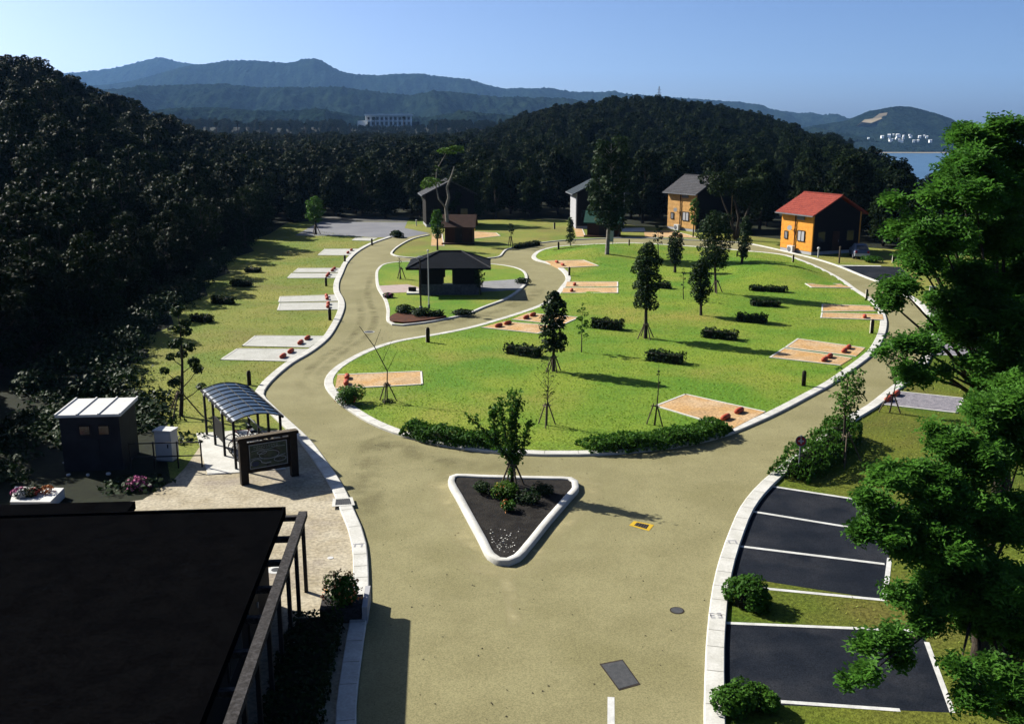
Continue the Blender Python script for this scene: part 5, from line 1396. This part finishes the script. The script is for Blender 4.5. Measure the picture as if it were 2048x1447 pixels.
# twisted trunks beside the tan cabin
p = G(1470, 480); t = thing('twisted_tree', 'twisted many trunked tree right of the tan cabin', 'tree', p)
mb = MB()
for a in (((0, 0, 0), (-.6, 0, 2.4), (-1.6, 0, 4.4), (-2.2, 0, 6.0)), ((.1, 0, 0), (.3, 0, 2.6), (-.3, 0, 4.6), (.1, 0, 6.4)), ((.2, 0, 0), (.9, 0, 2.2), (1.6, 0, 4.4), (2.2, 0, 5.8))): mb.tube(a, [.17, .14, .1, .05], 7)
mb.build('trunk', M['bark'], t, True)
rng = np.random.default_rng(6); cls = [((rng.uniform(-3, 3), rng.uniform(-1.5, 1.5), rng.uniform(4.2, 7.6)), (1.4, 1.2, .8)) for _ in range(12)]
P, N = clump_points(cls, 3600, rng, .4); V, F = leaf_quads(P, N, .36, rng); link_mesh('crown', np_mesh('twisted_leaves', V, F, M['leaf_forest']), t)

# ------- forest: individual trees near, woodland mass beyond
def forest_variant(k):
    rd = random.Random(900 + k); H = (8.6, 7.4, 9.4, 8.0, 6.8, 9.0)[k]; cw = (6.2, 5.6, 6.6, 5.2, 5.4, 6.0)[k]
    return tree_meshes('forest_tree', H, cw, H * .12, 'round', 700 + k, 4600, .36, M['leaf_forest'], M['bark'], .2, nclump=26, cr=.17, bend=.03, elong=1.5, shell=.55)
FV = [forest_variant(k) for k in range(6)]
crowns = []
rd = random.Random(77); pts = []
def try_pt(x, y, dmin):
    for a, b in pts:
        if (a - x) ** 2 + (b - y) ** 2 < dmin * dmin: return False
    pts.append((x, y)); return True
clear = [(G(850, 442).xy, 6.5), (G(1160, 440).xy, 7), (G(1375, 452).xy, 6.5), (G(1635, 492).xy, 6.5), (G(910, 475).xy, 7), (G(632, 455).xy, 5), (G(1200, 458).xy, 6), (G(1475, 470).xy, 5), (G(1440, 455).xy, 5)]
def free(x, y):
    for c, r in clear:
        if (c.x - x) ** 2 + (c.y - y) ** 2 < r * r: return False
    return True
nfor = 0
def forest_tree(x, y, label, group, small=1.0):
    global nfor
    k = rd.randrange(6); z = float(ground_h(x, y))
    px = 1024 + FOC * x / (y * CP + 3)
    s = rd.uniform(.82, 1.16) * small
    place_tree('forest_tree', label, 'tree', (x, y, z - .1), FV[k], rd.uniform(0, 6.28), s, group); nfor += 1
# left slope
for _ in range(9000):
    y = rd.uniform(44, 176); x = rd.uniform(-.60 * y - 3, -24)
    edge = -26.5 - .05 * (y - 50) if y < 130 else -30.5 + (y - 130) * .1
    if x > edge: continue
    d = 3.3 if x > edge - 8 else 4.5
    if not free(x, y): continue
    if nfor >= 190: break
    if try_pt(x, y, d): forest_tree(x, y, 'dark broadleaf tree in the shaded forest on the left slope', 'forest trees on the left slope', .74 if x > edge - 5 else 1.0)
for x, y in ((-25.2, 40.8), (-24.6, 36.8), (-28.5, 38.5)): forest_tree(x, y, 'dark broadleaf tree in the shaded forest on the left slope', 'forest trees on the left slope', .74)
for px, yy in ((902, 131), (934, 134), (868, 137)): pp = at_y(px, 440, yy); forest_tree(pp.x, yy, 'dark broadleaf tree in the forest wall behind the cabins', 'forest trees behind the cabins', .8)
nl = nfor
# leafy planting at the shadow's ragged edge, added to blacken the building's shade
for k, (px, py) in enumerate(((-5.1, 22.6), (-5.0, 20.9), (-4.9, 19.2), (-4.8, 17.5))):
    hedge('shadow_fill_planting', 'dark leafy planting added to deepen the shadow between the black roofed building and the kerb', (px, py, .02), 1.7, 1.25, .5, R(94.3), 80 + k, ls=.12, cat='planting', group='dark planting strip added in the shadow beside the pergola')
for _ in range(6000):
    x = rd.uniform(-44, 66)
    y = rd.uniform(98, 172); pq = 1024 + FOC * x / (y * CP + 3)
    yb = float(np.interp(pq, [500, 800, 1000, 1130, 1240, 1320, 1430, 1550, 1640, 1700, 1800, 1900], [150, 142, 142, 143, 135, 131, 124, 120, 117, 109, 103, 100]))
    if y < yb or y > yb + 27: continue
    if not free(x, y): continue
    if nfor >= nl + 108: break
    if try_pt(x, y, 4.3 if y < yb + 9 else 5.2): forest_tree(x, y, 'dark broadleaf tree in the forest wall behind the cabins', 'forest trees behind the cabins', 1.0 if pq < 1730 else .9)
print('forest trees', nfor)

def woodland(name, P, S, kind_objs, seed):
    me = bpy.data.meshes.new(name); me.vertices.add(len(P)); me.vertices.foreach_set('co', np.asarray(P, np.float32).ravel())
    at = me.attributes.new('size', 'FLOAT', 'POINT'); at.data.foreach_set('value', np.asarray(S, np.float32)); me.update()
    o = link_mesh(name, me)
    ng = bpy.data.node_groups.new(name + '_scatter', 'GeometryNodeTree')
    ng.interface.new_socket('Geometry', in_out='INPUT', socket_type='NodeSocketGeometry'); ng.interface.new_socket('Geometry', in_out='OUTPUT', socket_type='NodeSocketGeometry')
    N = ng.nodes; L = ng.links
    gi, go = N.new('NodeGroupInput'), N.new('NodeGroupOutput')
    mp = N.new('GeometryNodeMeshToPoints'); iop = N.new('GeometryNodeInstanceOnPoints'); jn = N.new('GeometryNodeJoinGeometry')
    for ob in kind_objs:
        oi = N.new('GeometryNodeObjectInfo'); oi.inputs['Object'].default_value = ob; oi.inputs['As Instance'].default_value = True; oi.transform_space = 'ORIGINAL'
        L.new(oi.outputs['Geometry'], jn.inputs[0])
    rv = N.new('FunctionNodeRandomValue'); rv.data_type = 'FLOAT_VECTOR'; rv.inputs['Min'].default_value = (-.12, -.12, 0); rv.inputs['Max'].default_value = (.12, .12, 6.28); rv.inputs['Seed'].default_value = seed
    na = N.new('GeometryNodeInputNamedAttribute'); na.data_type = 'FLOAT'; na.inputs['Name'].default_value = 'size'
    L.new(gi.outputs[0], mp.inputs['Mesh']); L.new(mp.outputs[0], iop.inputs['Points']); L.new(jn.outputs[0], iop.inputs['Instance'])
    iop.inputs['Pick Instance'].default_value = True
    L.new(rv.outputs[0], iop.inputs['Rotation']); L.new(na.outputs[0], iop.inputs['Scale']); L.new(iop.outputs[0], go.inputs[0])
    md = o.modifiers.new('scatter', 'NODES'); md.node_group = ng
    props(o, kind='stuff')
    return o
proto = {}
for o in list(C.objects):
    if o.parent and o.parent.name.startswith('forest_tree') and o.name.startswith('crown') and o.data.name not in proto: proto[o.data.name] = o
KO = list(proto.values())
rng = np.random.default_rng(31)
def scatter(n, ylo, yhi, keep, pow_=1.0, lo=-.62, hi=.62):
    y = ylo + (yhi - ylo) * rng.random(n) ** pow_; x = rng.uniform(lo, hi, n) * (y + 4)
    m = keep(x, y); x, y = x[m], y[m]; z = ground_h(x, y); return x, y, z
def pxof(x, y): return 1024 + FOC * x / (y * CP + 3)
x, y, z = scatter(8200, 128, 470, lambda x, y: (ground_h(x, y) > -14) & ((y > 178) | ((y > 172) & (np.abs(x) > 40)) | ((x > 50) & (y > 132))) & ((pxof(x, y) < 1745) | (y > 270) | ((pxof(x, y) < 1815) & (y < 176))), .8)
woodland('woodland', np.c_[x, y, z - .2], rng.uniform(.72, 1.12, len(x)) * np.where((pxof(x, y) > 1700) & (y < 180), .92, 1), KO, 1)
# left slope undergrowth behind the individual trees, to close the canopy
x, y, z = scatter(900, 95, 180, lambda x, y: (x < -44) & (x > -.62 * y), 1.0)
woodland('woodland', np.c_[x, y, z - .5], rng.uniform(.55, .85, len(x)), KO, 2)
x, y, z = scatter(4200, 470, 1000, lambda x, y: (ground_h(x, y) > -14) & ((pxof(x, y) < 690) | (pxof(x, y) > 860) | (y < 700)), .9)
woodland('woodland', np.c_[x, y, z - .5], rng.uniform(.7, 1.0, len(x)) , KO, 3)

x, y, z = scatter(2600, 700, 872, lambda x, y: (pxof(x, y) > 680) & (pxof(x, y) < 870), 1.0, -.2, .0)
woodland('woodland', np.c_[x, y, z - .6], rng.uniform(.28, .42, len(x)), KO, 4)
# ------- far hills
def ridge(name, dist, prof, depth, zbase, seed, bumps, mat='mountain', front=None, nu=620, nv=110):
    px = np.array([p[0] for p in prof], float); py = np.array([p[1] for p in prof], float)
    u = np.linspace(px[0], px[-1], nu); cy = np.interp(u, px, py)
    # soften the corner points
    k = np.ones(9) / 9; cy = np.convolve(np.pad(cy, 4, 'edge'), k, 'valid')
    rg = np.random.default_rng(seed)
    V = np.zeros((nv, nu, 3)); vv = np.linspace(-1, 1, nv)
    ph = rg.uniform(0, 6.28, 12)
    for j, v in enumerate(vv):
        Y = dist + v * depth
        X = (u - 1024) / FOC * (dist * CP)
        top = CAMH + dist * (250 - cy) / FOC * 1.0
        f = (1 - abs(v)) ** 1.15 if v < 0 else (1 - v) ** 1.6
        nz = (np.sin(u * .031 + v * 5 + ph[0]) + .8 * np.sin(u * .067 + v * 9 + ph[1]) + .6 * np.sin(u * .13 - v * 13 + ph[2]) + .4 * np.sin(u * .29 + v * 21 + ph[3])) * bumps * (1 - (1 - abs(v)) ** 6)
        spur = bumps * 2.2 * np.sin(u * .045 + ph[4] + 1.5 * np.sin(v * 3)) * (abs(v) * (1 - abs(v)) * 4) * (v < 0)
        z = zbase + (top - zbase) * f + (nz + spur) * f
        rough = rg.normal(0, bumps * .16, nu)
        V[j] = np.stack([X, np.full(nu, Y) + rg.normal(0, depth / nv * .3, nu), z + rough], 1)
    i = np.arange((nv - 1) * (nu - 1)); r, c = i // (nu - 1), i % (nu - 1); kk = r * nu + c
    F = np.stack([kk, kk + 1, kk + nu + 1, kk + nu], 1)
    props(link_mesh(name, np_mesh(name, V.reshape(-1, 3), F, M[mat], True)), kind='structure')
ridge('mountains', 5600, [(-300, 175), (60, 160), (150, 151), (235, 142), (290, 130), (330, 121), (360, 128), (400, 135), (470, 140), (560, 150), (700, 165), (900, 185), (1100, 200)], 900, -20, 1, 14)
ridge('mountains', 4300, [(150, 180), (260, 168), (330, 150), (395, 136), (470, 127), (520, 127), (560, 131), (590, 131), (615, 124), (640, 123), (665, 137), (690, 149), (725, 153), (760, 155), (800, 152), (850, 152), (890, 157), (930, 161), (975, 172), (1010, 180), (1060, 179), (1100, 178), (1140, 185), (1230, 187), (1400, 200), (1480, 205), (1560, 221), (1640, 232), (1700, 240), (1740, 258)], 800, -20, 2, 12)
ridge('hills', 2500, [(-200, 190), (150, 186), (270, 178), (350, 172), (450, 172), (560, 178), (680, 176), (760, 186), (830, 192), (900, 184), (1000, 196), (1100, 196), (1200, 205), (1300, 215), (1440, 224), (1520, 236), (1590, 262)], 600, -16, 3, 9)
ridge('hills', 1500, [(-200, 225), (250, 222), (420, 214), (520, 222), (640, 218), (720, 232), (850, 234), (940, 222), (1050, 232), (1200, 238), (1500, 250)], 330, -14, 4, 5)
ridge('island_hill', 2650, [(1560, 262), (1620, 250), (1690, 240), (1715, 230), (1735, 222), (1760, 217), (1790, 212), (1815, 213), (1840, 219), (1870, 226), (1900, 236), (1925, 250), (1945, 262), (1985, 282), (2030, 292), (2060, 296)], 420, -52, 5, 3.5)
# bare sandstone scar on the island hill
def on_hill(px, py, y):
    return at_y(px, py, y)
sc = [on_hill(*q) for q in ((1716, 246, 2560), (1722, 241, 2585), (1738, 239, 2590), (1752, 229, 2610), (1768, 227, 2612), (1764, 236, 2595), (1750, 243, 2575), (1735, 248, 2555))]
mb = MB(); n = len(sc); mb.add([tuple(p + Vector((0, -25, 2))) for p in sc] + [tuple(p + Vector((0, 30, -14))) for p in sc], [tuple(range(n))] + [(i, i + n, (i + 1) % n + n, (i + 1) % n) for i in range(n)])
struct('bare_slope', mb, M['sandstone'])
# village below it
rd = random.Random(5)
vm = MB().box(-5, 5, -4, 4, -4, 5).mesh('house_wall', M['hotel_wall'])
vr = MB(); vr.add([(-5.6, -4.6, 5), (5.6, -4.6, 5), (5.6, 4.6, 5), (-5.6, 4.6, 5), (-5.6, 0, 7.6), (5.6, 0, 7.6)], [(3, 2, 1, 0), (0, 1, 5, 4), (2, 3, 4, 5), (0, 4, 3), (1, 2, 5)]); vr = vr.mesh('house_roof', M['hotel_wall'])
for i in range(26):
    px = rd.gauss(1806, 22); py = rd.uniform(270, 284); Yv = 2650 - 420 * (.80 + .08 * (py - 270) / 14)
    p = at_y(px, py, 2290)
    t = thing('village_house', 'white house in the village on the far island shore', 'house', p, rd.uniform(-.5, .5), 'white village houses on the far shore'); s = rd.uniform(.32, .62); t.scale = (s, s, s)
    link_mesh('wall', vm, t); link_mesh('roof', vr, t)
struct('beach', MB().slab([(760, 2195, 0), (900, 2175, 0), (1150, 2190, 0), (1420, 2210, 0), (1420, 2245, 0), (760, 2245, 0)], -46, -44.6), M['sandstone'])

# ------- undergrowth between the forest edge and the grass
rng = np.random.default_rng(66); cls = []
while len(cls) < 520:
    if len(cls) < 400:
        y = rng.uniform(46, 126); e = np.interp(y, [46, 60, 75, 95, 119, 128], [-18.6, -23, -24.8, -27.6, -30.6, -31]); x = e - abs(rng.normal(0, 3.2)) - .2; h = rng.uniform(.35, 1.0); r = rng.uniform(.6, 1.3)
    else:
        y = rng.uniform(33, 47); x = rng.uniform(-23, -13.5); h = rng.uniform(.12, .3); r = rng.uniform(.5, 1.0)
        if inside((x, y), plaza) or (-18.4 < x < -13.2 and 34.4 < y < 39.6) or (y < 34.5 and x < -15) or (x > -15.8 and y > 40): continue
    cls.append(((x, y, float(ground_h(x, y)) + h * .4), (r, r, h)))
P, N = clump_points(cls, 42000, rng, .5, .6); P[:, 2] = np.maximum(P[:, 2], ground_h(P[:, 0], P[:, 1]) + .02)
V, F = leaf_quads(P, N, .22, rng, 1.5); props(link_mesh('undergrowth', np_mesh('undergrowth', V, F, M['leaf_dark'])), kind='stuff')
# ------- white hotel with columns on the plateau
p = at_y(777, 253, 880); zb = p.z; t = thing('hotel_building', 'white colonnaded hotel building on the far plateau', 'building', (p.x, p.y, zb))
W = 41.0
MB().box(-W / 2 + 1.5, W / 2 - 1.5, 2.5, 16, -3, 9.2).build('wall', M['hotel_wall'], t)
MB().box(-W / 2, W / 2, -.6, 17, 9.2, 10.6).build('roof', M['hotel_wall'], t)
MB().box(-W / 2, W / 2, 0, 2.45, 4.4, 5.0).build('gallery', M['hotel_wall'], t)
for k in range(11): MB().lathe([(.62, -3), (.55, .3), (.5, 9.19)], 10).build('column', M['hotel_wall'], t, loc=(-W / 2 + .9 + k * (W - 1.8) / 10, .6, 0))
for z in (1.0, 5.4):
    for k in range(10):
        w = MB().box(-1.1, 1.1, 2.3, 2.48, 0, 2.6).build('window', M['grey_metal'], t, loc=(-W / 2 + 2.9 + k * (W - 1.8) / 10, 0, z)); 
        MB().box(-.9, .9, 2.2, 2.29, .2, 2.4).build('pane', M['dark_glass'], w)
MB().box(-W / 2 - 7, -W / 2, 3, 14, -3, 5.0).build('annex', M['hotel_wall'], t); MB().box(W / 2, W / 2 + 6, 3, 14, -3, 4.2).build('annex', M['shed_wall'], t)
# palms before it
def palm(seed):
    rng = np.random.default_rng(seed); H = 8.5
    a = MB().tube([(0, 0, -1), (.1, 0, H * .5), (0, .1, H)], [.42, .36, .34], 7).mesh('palm_trunk', M['bark'])
    V = []
    for k in range(40):
        az = rng.uniform(0, 6.28); el = rng.uniform(-.5, 1.2); d = np.array([math.cos(az) * math.cos(el), math.sin(az) * math.cos(el), math.sin(el)]); L_ = 2.6
        sd = np.array([-math.sin(az), math.cos(az), 0]) * .35; o = np.array([0, .1, H])
        V += [o - sd * .3, o + d * L_ * .5 - sd, o + d * L_ + np.array([0, 0, -.7]), o + d * L_ * .5 + sd]
    return a, np_mesh('palm_fronds', np.array(V), np.arange(len(V)).reshape(-1, 4), M['leaf_forest'])
PMs = palm(3)
for i, (px, y, s) in enumerate(((749, 850, 1.0), (808, 850, 1.05), (520, 620, .8), (578, 640, .75), (432, 560, .8), (475, 600, .9), (610, 660, .75), (664, 700, .75), (873, 720, .8), (700, 820, .8))):
    pp = at_y(px, 252, y); z = float(ground_h(pp.x, y))
    lab = 'dark palm before the left half of the white hotel' if i == 0 else 'dark palm before the right half of the white hotel' if i == 1 else 'dark palm standing above the far plateau canopy'
    place_tree('palm_tree', lab, 'palm', (pp.x, y, max(z, 7.6 if i > 1 else 10.2) - .3 if i > 1 else 10.2), PMs, i * 1.3, s, None if i < 2 else 'palms on the far plateau')
# lattice pylon on the round hill
p = at_y(1318, 192, 432); t = thing('radio_mast', 'thin lattice mast standing on top of the round wooded hill', 'mast', (p.x, p.y, 19))
mb = MB(); Hm = 10.5
for i, j in ((-1, -1), (1, -1), (1, 1), (-1, 1)): mb.tube([(i * .9, j * .9, 0), (i * .15, j * .15, Hm)], .05, 4)
mb.build('lattice_leg', M['grey_metal'], t)
mb = MB()
for z, w in ((7.6, 1.2), (9.0, .9)): mb.tube([(-w, 0, z), (w, 0, z)], .05, 4)
for k in range(7):
    a = .9 - .75 * k / 7; b = .9 - .75 * (k + 1) / 7; z0, z1 = Hm * k / 7, Hm * (k + 1) / 7
    mb.tube([(-a, -a, z0), (b, -b, z1)], .03, 4); mb.tube([(a, a, z0), (-b, b, z1)], .03, 4)
mb.build('lattice_brace', M['grey_metal'], t)

# ------- air
hz = bpy.data.materials.new('haze_air'); hz.use_nodes = True; nt = hz.node_tree
nt.nodes.remove(nt.nodes['Principled BSDF']); pv = nt.nodes.new('ShaderNodeVolumePrincipled')
pv.inputs['Color'].default_value = (.26, .52, 1.0, 1); pv.inputs['Density'].default_value = 4.5e-5; pv.inputs['Anisotropy'].default_value = .2
nt.links.new(pv.outputs[0], nt.nodes['Material Output'].inputs['Volume'])
props(MB().box(-6900, 6900, -300, 7600, -56, 420).build('haze', hz), kind='stuff')

# ================================================================== LIGHT, SKY, CAMERA
SUN_EL, SUN_AZ = R(34), R(-59)          # azimuth from +Y, negative = to the left
sv = Vector((math.sin(SUN_AZ) * math.cos(SUN_EL), math.cos(SUN_AZ) * math.cos(SUN_EL), math.sin(SUN_EL)))
sun = bpy.data.lights.new('sun', 'SUN'); sun.energy = 5.0; sun.angle = R(.55); sun.color = (1.0, .95, .84)
so = bpy.data.objects.new('sun', sun); C.objects.link(so); so.rotation_euler = sv.to_track_quat('Z', 'Y').to_euler(); so.location = (-40, 30, 60)
w = bpy.data.worlds.new('World'); scene.world = w; w.use_nodes = True; nt = w.node_tree
sky = nt.nodes.new('ShaderNodeTexSky'); sky.sky_type = 'NISHITA'; sky.sun_disc = False; sky.sun_elevation = SUN_EL; sky.sun_rotation = SUN_AZ
sky.altitude = 0; sky.air_density = .5; sky.dust_density = 1.7; sky.ozone_density = 6.5
bg = nt.nodes['Background']; nt.links.new(sky.outputs[0], bg.inputs['Color']); bg.inputs['Strength'].default_value = .056
cam = bpy.data.cameras.new('camera'); co = bpy.data.objects.new('camera', cam); C.objects.link(co)
co.location = (0, 0, CAMH); co.rotation_euler = (R(90) - PITCH, 0, 0)
cam.sensor_width = 36; cam.lens = 36 * FOC / 2048; cam.clip_start = .1; cam.clip_end = 20000
scene.camera = co
vs_ = scene.view_settings; vs_.view_transform = 'Standard'; vs_.look = 'None'; vs_.exposure = 1.4; vs_.gamma = 1; vs_.use_curve_mapping = False
